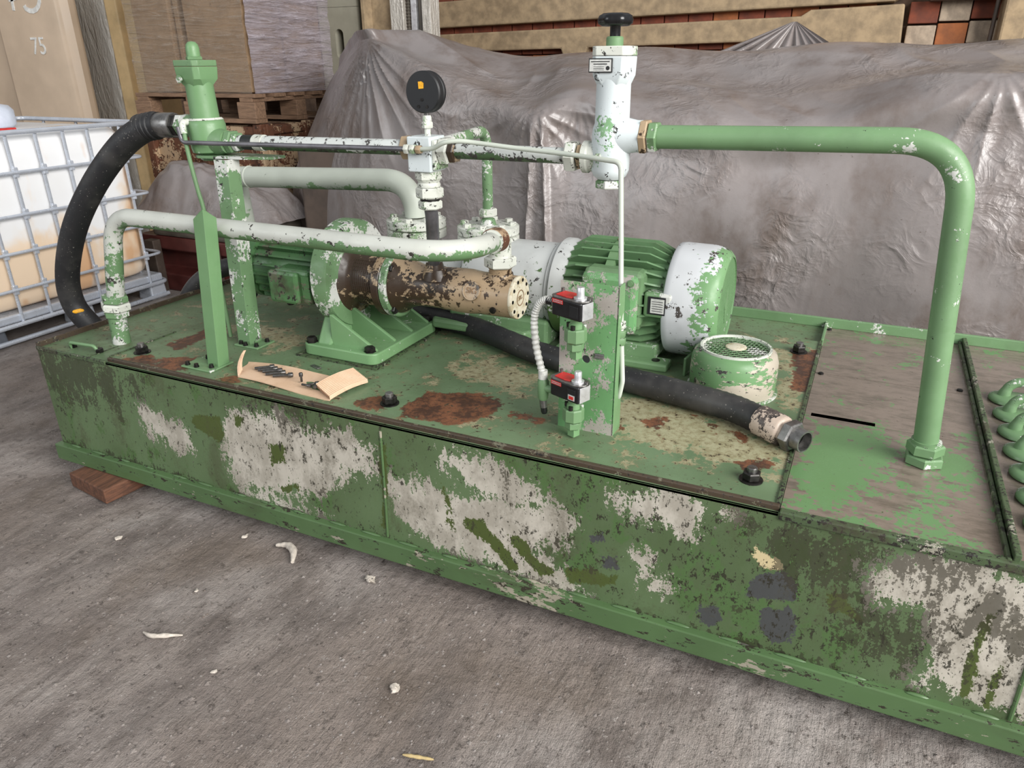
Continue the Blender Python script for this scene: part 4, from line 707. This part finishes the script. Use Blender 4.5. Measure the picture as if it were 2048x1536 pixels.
base.prism(pts, (0,0,.018), (1,0,0), (0,1,0), .036); obj('base_plate', base, 'green_plain', br, 30, .004)
obj('gasket', MB().box(.862,1.168,.276,.676,.012,.018), 'rim', br, 0)
obj('web', MB().prism([(.305,.05),(.645,.05),(.595,.13),(.585,.165),(.365,.165),(.355,.13)], (.925,0,0), (0,1,0), (0,0,1), .055), 'green_plain', br, 0, .008)
for y in (.325,.425,.525,.622): obj('rib', MB().prism([(.975,.05),(1.142,.05),(1.142,.058),(.985,.150),(.975,.150)], (0,y+.006,0), (1,0,0), (0,0,1), .012), 'green_plain', br, 0, .003)
for x, y in ((.905,.31),(1.125,.312),(.905,.64),(1.125,.64)): obj('base_bolt', MB().lathe([(.019,0),(.019,.003),(.0165,.003),(.0165,.014),(.013,.017)], (x,y,.054), (0,0,1), 6), 'nut', br, 30)
pu = thing('hydraulic_pump', 'oil-stained tan hydraulic pump with a cream end cap', 'pump', (1.32,my,.13))
obj('mount_flange', MB().lathe([(.100,0),(.104,.003),(.104,.026),(.102,.028)], (1.098,my,mz-.006), AX, 56), 'tan', pu); obj('mount_flange', MB().lathe([(.102,0),(.104,.002),(.104,.022),(.100,.026)], (1.128,my,mz-.006), AX, 56), 'cream', pu).data.materials[0] = M['green_worn']
obj('body', MB().lathe([(.096,0),(.092,.012),(.074,.034),(.064,.07),(.063,.14),(.066,.20),(.067,.24),(.063,.28),(.0625,.392)], (1.152,my,mz-.002), AX, 44), 'tan', pu, 60)
mbx = MB()
for x, r_ in ((1.154,.060),(1.19,.058),(1.26,.055),(1.31,.052),(1.34,.045)):
    mbx.v += [(x,my-r_,mz-r_*.95),(x,my-r_,mz+r_*.55),(x,my-r_*.2,mz+r_*1.15),(x,my+r_,mz+r_*.8),(x,my+r_,mz-r_*.9)]
for k in range(4):
    for i in range(5): j = (i+1) % 5; mbx.f.append((k*5+i,k*5+j,k*5+5+j,k*5+5+i))
mbx.f += [(4,3,2,1,0),(20,21,22,23,24)]; obj('casting_rib', mbx, 'tan', pu, 60, .012)
obj('end_cap', MB().lathe([(.0625,0),(.0635,.002),(.0635,.010),(.062,.012)], (1.543,my,mz-.002), AX, 44), 'cream', pu)
for i in range(10): q = 2*math.pi*i/10; obj('cap_bolt', MB().lathe([(.0055,0),(.0055,.0015),(.003,.0015),(.003,-.001)], (1.555,my+.052*math.cos(q),mz-.002+.052*math.sin(q)), AX, 10), 'nut', pu)
obj('cap_emblem', MB().lathe([(.024,0),(.024,.0012),(.021,.0012),(.021,.0002)], (1.555,my,mz-.002), AX, 28, cap=False), 'pump_emblem', pu); obj('cap_lettering', text_mb('SIG', .018, (1.5555,my,mz-.002), (0,1,0), (0,0,1), .0008), 'pump_emblem', pu, 0)
en = Vector((0,-.94,.34)); ep = Vector((1.428,my,mz-.002))+en*.0655
obj('side_emblem', MB().lathe([(.028,-.006),(.028,.004),(.024,.004),(.024,.001)], ep, en, 28), 'tan', pu); obj('side_lettering', text_mb('SIG', .024, ep+en*.0015, (1,0,0), (0,.34,.94), .0016), 'pump_emblem', pu, 0)
for y_, z_ in ((-.062,.062),(-.062,-.066),(.062,.062),(.062,-.066)): obj('flange_bolt', MB().hexa((1.153,my+y_*1.05,mz-.006+z_), AX, .0135, .011), 'nut', pu, 30)
obj('outlet_boss', MB().lathe([(.044,0),(.040,.02),(.037,.036)], (1.490,my+.003,.264), (0,0,1), 24), 'tan', pu); obj('inlet_boss', MB().lathe([(.046,0),(.036,.022),(.034,.030)], (1.288,.452,.268), (0,.0,1), 24), 'tan', pu); obj('drain_plug', MB().lathe([(.010,0),(.010,.006),(.006,.007)], (1.495,my-.058,mz-.03), (0,-1,-.3), 14), 'nut', pu)
# ================================================================ large pump set
by, bz = .80, .188
p2 = thing('hydraulic_pump', 'grey over green cylindrical pump housing joined to large finned motor', 'pump', (1.25,by,.012))
obj('housing', MB().lathe([(.118,0),(.132,.012),(.135,.03),(.135,.31),(.142,.315),(.142,.33)], (1.235,by,bz), AX, 48), 'housing', p2); obj('rear_body', MB().lathe([(.06,0),(.10,.02),(.105,.05),(.105,.34)], (.90,by,bz), AX, 40), 'housing', p2)
for x in (1.004,1.287): obj('flange_neck', MB().lathe([(.085,0),(.075,.05),(.078,.10)], (x,by,.212), (0,0,1), 32), 'white_worn', p2)
obj('foot', MB().box(1.20,1.56,.665,.94,.012,.10), 'green', p2, 0, .01); obj('foot', MB().box(.93,1.06,.70,.90,.012,.12), 'green', p2, 0, .01); obj('mount_tray', MB().prism([(0,0),(.34,0),(.36,.04),(.36,.07),(-.02,.07),(-.02,.04)], (1.16,.62,.04), (1,0,0), (0,1,0), .03), 'green', p2, 0, .008)
bm = thing('electric_motor', 'large green electric motor with long cooling fins and white patched cowl', 'motor', (1.8,by,.012))
obj('end_shield', MB().lathe([(.146,0),(.155,.006),(.155,.03),(.146,.05)], (1.562,by,bz), AX, 56), 'housing', bm); obj('core', MB().lathe([(.138,0),(.138,.36)], (1.59,by,bz), AX, 48), 'fin_green', bm)
for i in range(32):
    q = 2*math.pi*(i+.5)/32; obj('cooling_fin', fin_mb([(1.598,.132),(1.600,.142),(1.65,.171),(1.865,.171),(1.915,.148),(1.925,.132)], .0055, by, bz, q), 'fin_green', bm, 0)
st = MB(); 
for i in range(9):
    q0 = math.pi*(.5+.09*i-.1); q1 = math.pi*(.5+.09*(i+1)-.1)
    a = [Vector((x,by+r_*math.cos(q),bz+r_*math.sin(q))) for x in (1.742,1.768) for r_ in (.150,.168) for q in (q0,q1)]; st.add(a, [(0,1,3,2),(4,6,7,5),(2,3,7,6),(0,4,5,1),(0,2,6,4),(1,5,7,3)])
obj('fin_strap', st, 'green', bm, 0); obj('paint_dot', MB().ell((1.755,by-.02,bz+.172), .009, .006, .005, 10, 6), 'yellow', bm)
tb = obj('terminal_box', MB().box(1.69,1.872,.628,.70,.122,.302), 'green', bm, 0, .016); ld = obj('lid', MB().box(1.695,1.867,.594,.629,.118,.298), 'plate_speck', tb, 0, .018)
for x, z in ((1.712,.28),(1.848,.278),(1.712,.14),(1.848,.14)): obj('lid_bolt', MB().lathe([(.011,0),(.011,.003),(.007,.003),(.007,.007)], (x,.594,z), (0,-1,0), 14), 'green_worn', tb)
pb = obj('rating_boss', MB().box(1.878,1.962,.632,.68,.172,.246), 'green_worn', bm, 0, .008); obj('rating_frame', MB().box(1.892,1.944,.6285,.633,.183,.236), 'black_matt', pb, 0, .001); obj('rating_plate', MB().box(1.901,1.941,.6275,.6288,.188,.231), 'sticker', pb, 0)
for k in range(5): obj('print_line', MB().box(1.905,1.937,.6270,.6277,.194+k*.007,.1955+k*.007), 'ink', pb, 0)
obj('fan_cowl', MB().lathe([(.165,0),(.169,.004),(.171,.02),(.170,.10),(.166,.128),(.157,.146),(.146,.156),(.138,.158),(.136,.150),(.120,.147)], (1.932,by,bz+.003), AX, 72, cap=False), 'cowl', bm, 60)
gr = MB(); n_ = 23
for i in range(n_):
    for sgn in (1,-1):
        off = (i-(n_-1)/2)*.0118; L_ = math.sqrt(max(0,.138**2-off*off)); d = Vector((0,math.cos(.785),sgn*math.sin(.785))); s_ = Vector((0,-d.z,d.y)); c_ = Vector((2.084+.0008*sgn,by,bz+.003))+s_*off
        gr.add([c_+d*L_*a+s_*.0026*b+AX*e for a in (-1,1) for b in (-1,1) for e in (0,.002)], [(0,1,3,2),(4,6,7,5),(1,5,7,3),(0,2,6,4),(2,3,7,6),(0,4,5,1)])
obj('cowl_grille', gr, 'green_plain', bm, 0); obj('grille_star', MB().prism([(0,-.06),(.024,0),(0,.06),(-.024,0)], (2.0855,by,bz), (0,1,0), (0,0,1), .0025), 'green_plain', bm, 0)
obj('foot', MB().box(1.60,1.965,.615,.68,.012,.036), 'green', bm, 0, .006); obj('foot', MB().box(1.60,1.965,.92,.985,.012,.036), 'green', bm, 0, .006); obj('foot_web', MB().box(1.64,1.92,.66,.94,.03,.075), 'green', bm, 0, .006)
for x in (1.64,1.925): obj('foot_bolt', MB().lathe([(.012,0),(.012,.003)], (x,.645,.036), (0,0,1), 14), 'nut', bm)
# ---- vertical fan drum
dx, dy = 2.160, .585
dm = thing('fan_motor', 'squat peeling green and cream drum with a wire grille top', 'fan', (dx,dy,.012))
obj('drum', MB().lathe([(.112,0),(.116,.006),(.118,.05),(.1165,.092),(.110,.112),(.098,.121),(.092,.122)], (dx,dy,.012), (0,0,1), 64, cap=False), 'drum', dm, 60); obj('grille_ring', MB().lathe([(.095,.108),(.097,.119),(.096,.127),(.090,.127),(.088,.118)], (dx,dy,.012), (0,0,1), 56, cap=False), 'white_worn', dm, 40)
gw = MB()
for i in range(13):
    for ang in (R(35),R(125)):
        off = (i-6)*.0135; L_ = math.sqrt(max(0,.089**2-off*off)); d = Vector((math.cos(ang),math.sin(ang),0)); s_ = Vector((-d.y,d.x,0)); c_ = Vector((dx,dy,.132))+s_*off; gw.tube([c_-d*L_,c_+Vector((0,0,.003)),c_+d*L_], .0015, 6)
obj('wire_grille', gw, 'green_worn', dm, 60); obj('hub', MB().lathe([(.0285,0),(.0285,.003),(.024,.005)], (dx,dy,.135), (0,0,1), 28), 'cream', dm); obj('base_flange', MB().lathe([(.124,0),(.124,.005)], (dx,dy,.012), (0,0,1), 48), 'green_worn', dm)
o = obj('angle_bracket', MB().obox((2.026,.675,.04), (.008,.12,.056), R(-8)), 'green', None, 0, .002); tag(o, 'short green angle bracket between the large motor and drum', 'bracket')
# ---- uprights
def angle_post(label, hb, ht, leg, foot, screws, top_notch):
    t = thing('angle_post', label, 'post', (hb[0],hb[1],.012)); a, b = Vector((hb[0],hb[1],.016)), Vector(ht); th = .005; pf = [(0,0),(0,leg),(-th,leg),(-th,th),(-leg,th),(-leg,0)]
    mb = MB(); k = 6
    for p_, dz in ((a,(0,0,0,0,0,0)), (b,(0,-top_notch,-top_notch,0,-top_notch,-top_notch))): mb.v += [(p_.x+x,p_.y+y,p_.z+z) for (x, y), z in zip(pf, dz)]
    mb.f = [(0,1,2,3,4,5)[::-1],(6,7,8,9,10,11)]+[(i,(i+1)%k,k+(i+1)%k,k+i) for i in range(k)]
    obj('angle_bar', mb, 'green_plain' if top_notch else 'green_worn', t, 0, .0012); fp_ = obj('foot_plate', MB().box(*foot,.012,.018), 'green', t, 0, .002)
    for x, y in screws: obj('foot_screw', MB().lathe([(.008,0),(.008,.004),(.0065,.004),(.0065,.011)], (x,y,.018), (0,0,1), 12), 'nut', fp_)
    return t
angle_post('short green angle iron post with a pointed top, not reaching the valve', (.722,.090,0), (.764,.094,.494), .044, (.605,.728,.052,.146), ((.62,.066),(.66,.063),(.706,.078),(.637,.131)), .03)
t = angle_post('tall green angle iron post holding up the green valve', (.672,.278,0), (.668,.30,.598), .052, (.615,.715,.262,.345), ((.635,.275),(.66,.268),(.70,.275),(.70,.325)), 0.)
obj('top_plate', MB().prism([(.525,.318),(.545,.306),(.71,.33),(.79,.365),(.79,.42),(.545,.42),(.525,.41)], (0,0,.598), (1,0,0), (0,1,0), .008), 'green_worn', t, 0, .001)
# ---- switch post
def holed(x0, x1, z0, z1, y0, y1, cx, cz, r):
    cs_ = [math.atan2(b, a) % (2*math.pi) for a, b in ((x1-cx,.05),(x0-cx,.05),(x0-cx,-.05),(x1-cx,-.05))]; A_ = sorted([2*math.pi*(i+.5)/28 for i in range(28)]+cs_); n_ = len(A_); inn = []; ou = []
    for a in A_:
        sx, sz = math.cos(a), math.sin(a); inn.append((cx+r*sx,cz+r*sz)); k = min((x1-cx if sx > 0 else cx-x0)/abs(sx), .05/abs(sz)); ou.append((cx+sx*k,cz+sz*k))
    mb = MB(); mb.v = [(x,y0,z) for x, z in ou]+[(x,y0,z) for x, z in inn]+[(x,y1,z) for x, z in inn]+[(x,y1,z) for x, z in ou]
    for i in range(n_): j = (i+1) % n_; mb.f += [(i,j,n_+j,n_+i),(n_+i,n_+j,2*n_+j,2*n_+i),(2*n_+i,2*n_+j,3*n_+j,3*n_+i)]
    mb.box(x0,x1,y0,y1,cz+.05,z1); mb.box(x0,x1,y0,y1,z0,cz-.05); return mb
sp = thing('switch_post', 'upright speckled green channel carrying two black pressure switches', 'post', (1.875,.19,.012))
obj('front_plate', holed(1.803,1.948,.012,.392,.165,.1705,1.872,.204,.0105), 'plate_speck', sp, 0); obj('side_flange', MB().prism([(.165,.012),(.222,.012),(.205,.392),(.165,.392)], (1.9435,0,0), (0,1,0), (0,0,1), .005), 'green_plain', sp, 0, .001); obj('clip', MB().box(1.895,1.918,.160,.1655,.212,.224), 'steel', sp, 0, .001)
for k, (zt, lab) in enumerate(((.367,'black pressure switch with red top fixed at the top of switch post'),(.163,'black pressure switch with red top fixed low on switch post'))):
    s = thing('pressure_switch', lab, 'switch', (1.86,.12,zt-.14)); rot = Matrix.Rotation(R(-21),3,'Z'); c0 = Vector((1.852,.120,zt))
    def loc(mb, s_=1.): m2 = MB(); m2.v = [tuple(rot @ Vector(p_)+c0) for p_ in mb.v]; m2.f = mb.f; return m2
    obj('case', loc(MB().box(-.046,.044,-.023,.022,-.044,0)), 'black', s, 0, .004)
    lid_p = [(-.050+0*a,0) for a in ()]+[(.028+.025*math.cos(a),.025*math.sin(a)) for a in np.linspace(-1.57,1.57,10)]+[(-.036+.014*math.cos(a),.011+.012*math.sin(a)) for a in np.linspace(1.57,3.14,5)]+[(-.036+.014*math.cos(a),-.013+.012*math.sin(a)) for a in np.linspace(3.14,4.71,5)]
    obj('lid', loc(MB().prism(lid_p, (0,0,0), (1,0,0), (0,1,0), .004)), 'steel', s, 0, .0008)
    obj('red_label', loc(MB().prism([(-.038,-.016),(-.005,-.018),(.010,-.014),(.013,.0),(.008,.016),(-.01,.020),(-.04,.017)], (0,0,.004), (1,0,0), (0,1,0), .0022)), 'red', s, 0, .0006)
    kn = obj('knob', loc(MB().lathe([(.0155,0),(.0155,.004),(.009,.004),(.009,.026),(.0075,.028)], (.026,-.004,.004), (0,0,1), 20)), 'alu', s); obj('lid_screw', loc(MB().lathe([(.0045,0),(.0045,.010)], (-.042,.012,.004), (0,0,1), 10)), 'steel', s); obj('lid_screw', loc(MB().lathe([(.0045,0),(.0045,.005)], (.044,.006,.004), (0,0,1), 10)), 'steel', s)
    rl = obj('red_strip', loc(MB().box(-.043,-.010,-.0238,-.0228,-.013,-.003)), 'red', s, 0)
    for dz in (-.006,-.010): 
        ln = MB()
        for q in range(6): ln.box(-.040+q*.005,-.0365+q*.005,-.0242,-.0236,dz-.001,dz+.001)
        obj('print_line', loc(ln), 'alu', rl, 0)
    wn = MB(); wn.box(.010,.036,-.0242,-.0225,-.038,-.010); wb = obj('scale_window', loc(wn), 'black_matt', s, 0, .001)
    if k: obj('scale_slip', loc(MB().box(.014,.034,-.0250,-.0240,-.037,-.024)), 'red', wb, 0).data.materials[0] = M['sticker']; obj('scale_print', loc(MB().box(.017,.031,-.0256,-.0249,-.035,-.027)), 'red', wb, 0)
    obj('end_cover', loc(MB().box(.0435,.0465,-.018,.018,-.042,-.003)), 'alu', s, 0, .001)
    nx, ny = c0.x+.008, .122
    obj('neck', MB().lathe([(.017,0),(.0165,.010),(.013,.014),(.013,.022),(.017,.03)], (nx,ny,zt-.072), (0,0,1), 20), 'green_plain', s)
    obj('body', MB().lathe([(.020,-.006),(.0265,.0),(.0265,.028),(.024,.031)], (nx,ny,zt-.102), (0,0,1), 8, .5), 'green', s, 30)
    for ddx, ddy in ((-.021,.004),(.021,.004),(.0,-.021)): obj('cap_screw', MB().lathe([(.0055,0),(.0055,.010)], (nx+ddx*.9,ny+ddy*.9,zt-.071), (0,0,1), 10), 'green_worn' if ddx > 0 else 'nut', s)
    obj('lower_hex', MB().hexa((nx,ny,zt-.126), (0,0,1), .0205, .019), 'green', s, 30); obj('square_plug', MB().lathe([(.015,0),(.015,.022)], (nx+.002,ny,zt-.146), (0,0,1), 4, .25), 'green_plain', s, 0, .001)
cd = thing('flexible_conduit', 'pale ribbed conduit curving from upper switch to a green junction', 'conduit', (1.77,.14,.05))
cpth = spline([(1.808,.128,.348),(1.785,.132,.352),(1.760,.137,.336),(1.747,.14,.297),(1.752,.14,.231),(1.768,.14,.165),(1.772,.14,.150)], 11); obj('ribbed_sleeve', MB().tube(cpth, [.0098 if i % 2 else .0078 for i in range(len(cpth))], 14), 'conduit', cd, 0)
obj('cuff', MB().lathe([(.0115,0),(.0115,.022)], (1.771,.14,.146), (0,0,1), 16), 'conduit', cd); obj('gland', MB().lathe([(.010,0),(.010,.016)], (1.800,.13,.350), (-1,.1,.0), 14), 'nut', cd)
obj('junction', MB().lathe([(.010,0),(.013,.006),(.0145,.03),(.0145,.05),(.010,.058)], (1.772,.14,.089), (0,0,1), 18), 'green', cd); obj('junction_arm', MB().cyl((1.772,.14,.122), (1.812,.13,.125), .010, 14), 'green', cd); obj('cable_end', MB().lathe([(.0065,0),(.0085,.006),(.0085,.018)], (1.776,.14,.052), (-.1,0,1), 14), 'black', cd); obj('ferrule', MB().lathe([(.0095,0),(.0095,.022)], (1.774,.14,.069), (-.1,0,1), 14), 'steel', cd)
# ---- capillary tubes
ct = thing('capillary_tube', 'thin steel tube running level beside the upper pipes and down behind switch post', 'tube', (1.4,.29,.1))
obj('tube', MB().tube(fillet([(.505,.288,.69),(.512,.288,.645),(1.345,.305,.655)], .02, 5), .0068, 10), 'pipe_steel', ct, 60)
obj('tube', MB().tube(spline([(1.345,.305,.655),(1.39,.298,.660),(1.43,.29,.676),(1.47,.30,.680),(1.52,.315,.675),(1.62,.316,.667),(1.75,.300,.661),(1.850,.272,.656)], 6)+fillet([(1.855,.271,.656),(1.905,.262,.652),(1.928,.225,.45),(1.945,.195,.30),(1.957,.195,.15),(1.948,.20,.10),(1.93,.23,.095)], [.022,.3,.3,.05,.02], 5)[1:], .006, 10), 'line_pipe', ct, 60).data.materials[0] = M['grey_pipe']
for x0, r_, m_ in ((1.30,.013,'white_worn'),(1.318,.0125,'white_worn'),(1.336,.0115,'tan')): nut_at((x0,.305,.6545), (1,0,0), r_, .015, m_, ct)
for z0, m_ in ((.285,'white_worn'),(.262,'green_worn'),(.243,'green_worn')): nut_at((1.9455+(.29-z0)*.05,.195,z0), (0,0,1), .0115, .017, m_, ct)
o = obj('capillary_tube', MB().tube(spline([(gx-.026,gy-.070,.685),(.526,.292,.60),(.535,.296,.50),(.541,.30,.44),(.55,.305,.25),(.555,.31,.02)], 6), .0065, 10), 'green', None, 60); tag(o, 'thin green tube dropping from green valve behind the short angle post', 'tube')
# ================================================================ loose things on the deck
cb = thing('cardboard_sheet', 'piece of brown cardboard with folded corrugated ends and loose screws on it', 'cardboard', (.97,.12,.0125))
cs = [(.826,.062),(1.178,.040),(1.118,.175),(.765,.168)]
def cbf(u, v):
    a = Vector((*cs[0],0)).lerp(Vector((*cs[1],0)), u); b = Vector((*cs[3],0)).lerp(Vector((*cs[2],0)), u); p_ = a.lerp(b, v); p_.y += .016*math.sin(u*3.14)*(v-.2); return (p_.x+.004*math.sin(v*9), p_.y, .0165+.003*math.sin(u*6)+.002*math.sin(v*5+u*3))
top_ = grid_mb(list(np.linspace(0,1,24)), list(np.linspace(0,1,10)), cbf); bot = [(x,y,z-.0035) for x, y, z in top_.v]; k0 = len(top_.v); ft = list(top_.f); top_.v += bot; top_.f += [tuple(i+k0 for i in f[::-1]) for f in ft]
for seq in ([i for i in range(24)], [i*24+23 for i in range(10)], [9*24+i for i in range(23,-1,-1)], [i*24 for i in range(9,-1,-1)]):
    for a, b in zip(seq, seq[1:]): top_.f.append((a,a+k0,b+k0,b))
obj('sheet', top_, 'card', cb, 40)
def corr(o_, eu, ev, n_, amp, nu=2):
    o_, eu, ev = Vector(o_), Vector(eu), Vector(ev); nn = eu.cross(ev).normalized(); vs = list(np.linspace(0,1,n_*10+1)); mb = grid_mb(list(np.linspace(0,1,nu+4)), vs, lambda u, v: tuple(o_+eu*u+ev*v+nn*(amp*(abs(math.sin(v*n_*math.pi))*2-1)+.006*math.sin(u*3.1)))); k = len(mb.v); ft = list(mb.f); mb.v += [tuple(Vector(p_)-nn*.002) for p_ in mb.v]; mb.f += [tuple(i+k for i in f[::-1]) for f in ft]; return mb
obj('corrugated_flap', corr((1.180,.042,.022), (.03,.135,.004), (-.085,.045,.006), 12, .0046), 'card', cb, 60); obj('corrugated_flap', corr((.826,.064,.016), (-.03,.055,.045), (-.018,.03,.0), 4, .0026), 'card', cb, 60)
def screw(x, y, z, ang, L_, r_, label, grp):
    s = thing('cap_screw', label, 'screw', (x,y,z-r_), grp); d = Vector((math.cos(ang),math.sin(ang),0)) if ang is not None else Vector((0,0,1)); p_ = Vector((x,y,z))
    obj('head', MB().lathe([(r_*1.65,0),(r_*1.65,r_*2.6),(r_*1.4,r_*3)], p_, -d if ang is not None else d, 14), 'screw', s); obj('shank', MB().lathe([(r_,0),(r_,L_),(r_*.7,L_+r_*.4)], p_, d if ang is not None else -d, 12), 'screw', s); return s
for i, (x, y, a) in enumerate(((.880,.140,3.85),(.900,.132,3.8),(.922,.127,3.75),(.942,.118,3.85),(.974,.113,3.72))): screw(x, y, .0265, a, .042, .0045, 'dark socket screw lying in a row on the cardboard', 'screws in a row on the cardboard')
screw(1.030,.104,.036,None,.016,.0035,'single short screw standing on its tip on the cardboard',None)
for x, y, a in ((1.085,.098,4.0),(1.075,.078,3.2),(1.095,.085,2.2),(1.112,.113,3.9)): screw(x, y, .0255, a, .02, .0035, 'small dark screw lying beside the corrugated flap of cardboard', 'small screws by the cardboard flap')
o = obj('metal_shim', MB().obox((.985,.222,.0145), (.04,.014,.003), R(-18)), 'steel', None, 0, .0008); tag(o, 'small bright metal shim lying behind the cardboard', 'shim')
# ---- lifting lugs in the right compartment
def lug(y, which):
    t = thing('lifting_lug', 'green cast lug with loop handle, '+which+' from the back rim', 'lug', (2.90,y,0), 'cast lugs lying in a row on the oily deck'); mb = MB(); k = 0
    secs = [(.0,.034),(.003,.037),(.010,.036),(.016,.028),(.018,.012)]
    for z, r_ in secs:
        for i in range(24):
            a = 2*math.pi*i/24; ex = .14 if math.cos(a) > 0 else 0; mb.v.append((2.853+ex+r_*1.15*math.cos(a), y+r_*1.3*math.sin(a), z+.001))
    for k in range(4):
        for i in range(24): j = (i+1) % 24; mb.f.append((k*24+i,k*24+j,k*24+24+j,k*24+24+i))
    mb.f += [tuple(range(24))[::-1], tuple(range(96,120))]; obj('pad', mb, 'green_worn', t, 60)
    pth = spline([(2.845,y,.012),(2.848,y,.030),(2.856,y+.002,.046),(2.878,y+.004,.058),(2.93,y+.005,.060),(2.975,y+.004,.052),(2.992,y,.035),(2.995,y,.012)], 6); obj('loop', MB().tube(pth, [.017-.0045*min(1,i/8) for i in range(len(pth))], 14), 'green_worn', t, 60); return t
for i, w_ in enumerate(('first','second','third','fourth','fifth','sixth','seventh')): lug(.835-i*.112, w_)
# ================================================================ floor things
wb = obj('timber_block', MB().obox((.243,.16,-.4435), (.214,.50,.053), R(-8)), 'block', None, 0, .004); tag(wb, 'red-brown timber block under the front edge of oil tank', 'timber')
wb2 = obj('timber_block', MB().obox((3.2,.3,-.4435), (.2,.6,.053), 0), 'block', None, 0, .004); tag(wb2, 'timber block under the far right end of oil tank', 'timber')
def rubbish(name, pts, rad, mt, label, cat, group=None):
    P_ = spline(pts, 5); rs = [max(.0015, rad*(.35+.65*math.sin(math.pi*(i+.6)/(len(P_)+.2)))*(.8+.4*random.random())) for i in range(len(P_))]; o = obj(name, MB().tube(P_, rs, 9), mt, None, 60); tag(o, label, cat, group)
Zf = FLOOR+.004
rubbish('debris_strip', [(.985,-.045,Zf),(1.02,-.035,Zf+.004),(1.055,-.05,Zf+.004),(1.085,-.09,Zf)], .011, 'debris', 'curved pale strip of debris on floor near the tank', 'debris')
rubbish('debris_strip', [(.93,-.475,Zf-.004),(.965,-.478,Zf),(1.0,-.46,Zf),(1.03,-.44,Zf-.004)], .006, 'debris', 'thin white scrap lying on open floor', 'debris')
rubbish('straw_piece', [(1.735,-.505,Zf),(1.765,-.497,Zf),(1.80,-.488,Zf)], .004, 'straw', 'short straw-coloured stick lying on the floor', 'stick')
for x, y, r_ in ((1.334,-.058,.013),(.865,-.05,.007),(.93,-.30,.005),(.52,-.22,.008),(.10,-.02,.016),(1.2,-.5,.005),(1.62,-.36,.010)):
    mb = MB(); mb.ell((x,y,Zf), r_*1.4, r_, r_*.5, 14, 8, x*9); mb.v = [(a+.9*r_*noise.noise((a*150,b*150,c*150)), b+.9*r_*noise.noise((b*150,c*150,a*150)), c+.3*r_*noise.noise((a*200,c*99,b*200))) for a, b, c in mb.v]
    tag(obj('paint_flake', mb, 'debris', None, 60), 'small whitish lump of rubbish on the floor', 'debris', 'whitish crumbs on the floor')
gt = MB()
for i in range(2600):
    x = random.uniform(.2,2.9); y = random.uniform(-1.15,-.03); r_ = random.choice((.0015,.002,.002,.003,.0045))*random.uniform(.7,1.3); a = random.uniform(0,6.3); ca, sa = math.cos(a)*r_*random.uniform(1,1.9), math.sin(a)*r_
    z = fl(x,y)[2]; gt.add([(x-ca,y-sa,z),(x+sa,y-ca,z),(x+ca,y+sa,z),(x-sa,y+ca,z),(x+r_*.2,y,z+r_*.9)], [(0,1,4),(1,2,4),(2,3,4),(3,0,4)])
o = obj('floor_grit', gt, 'floor', None, 0, loc=(1.5,-.6,FLOOR)); o['kind'] = 'stuff'; tag(o, 'loose grit and crumbs scattered over the concrete floor', 'grit')
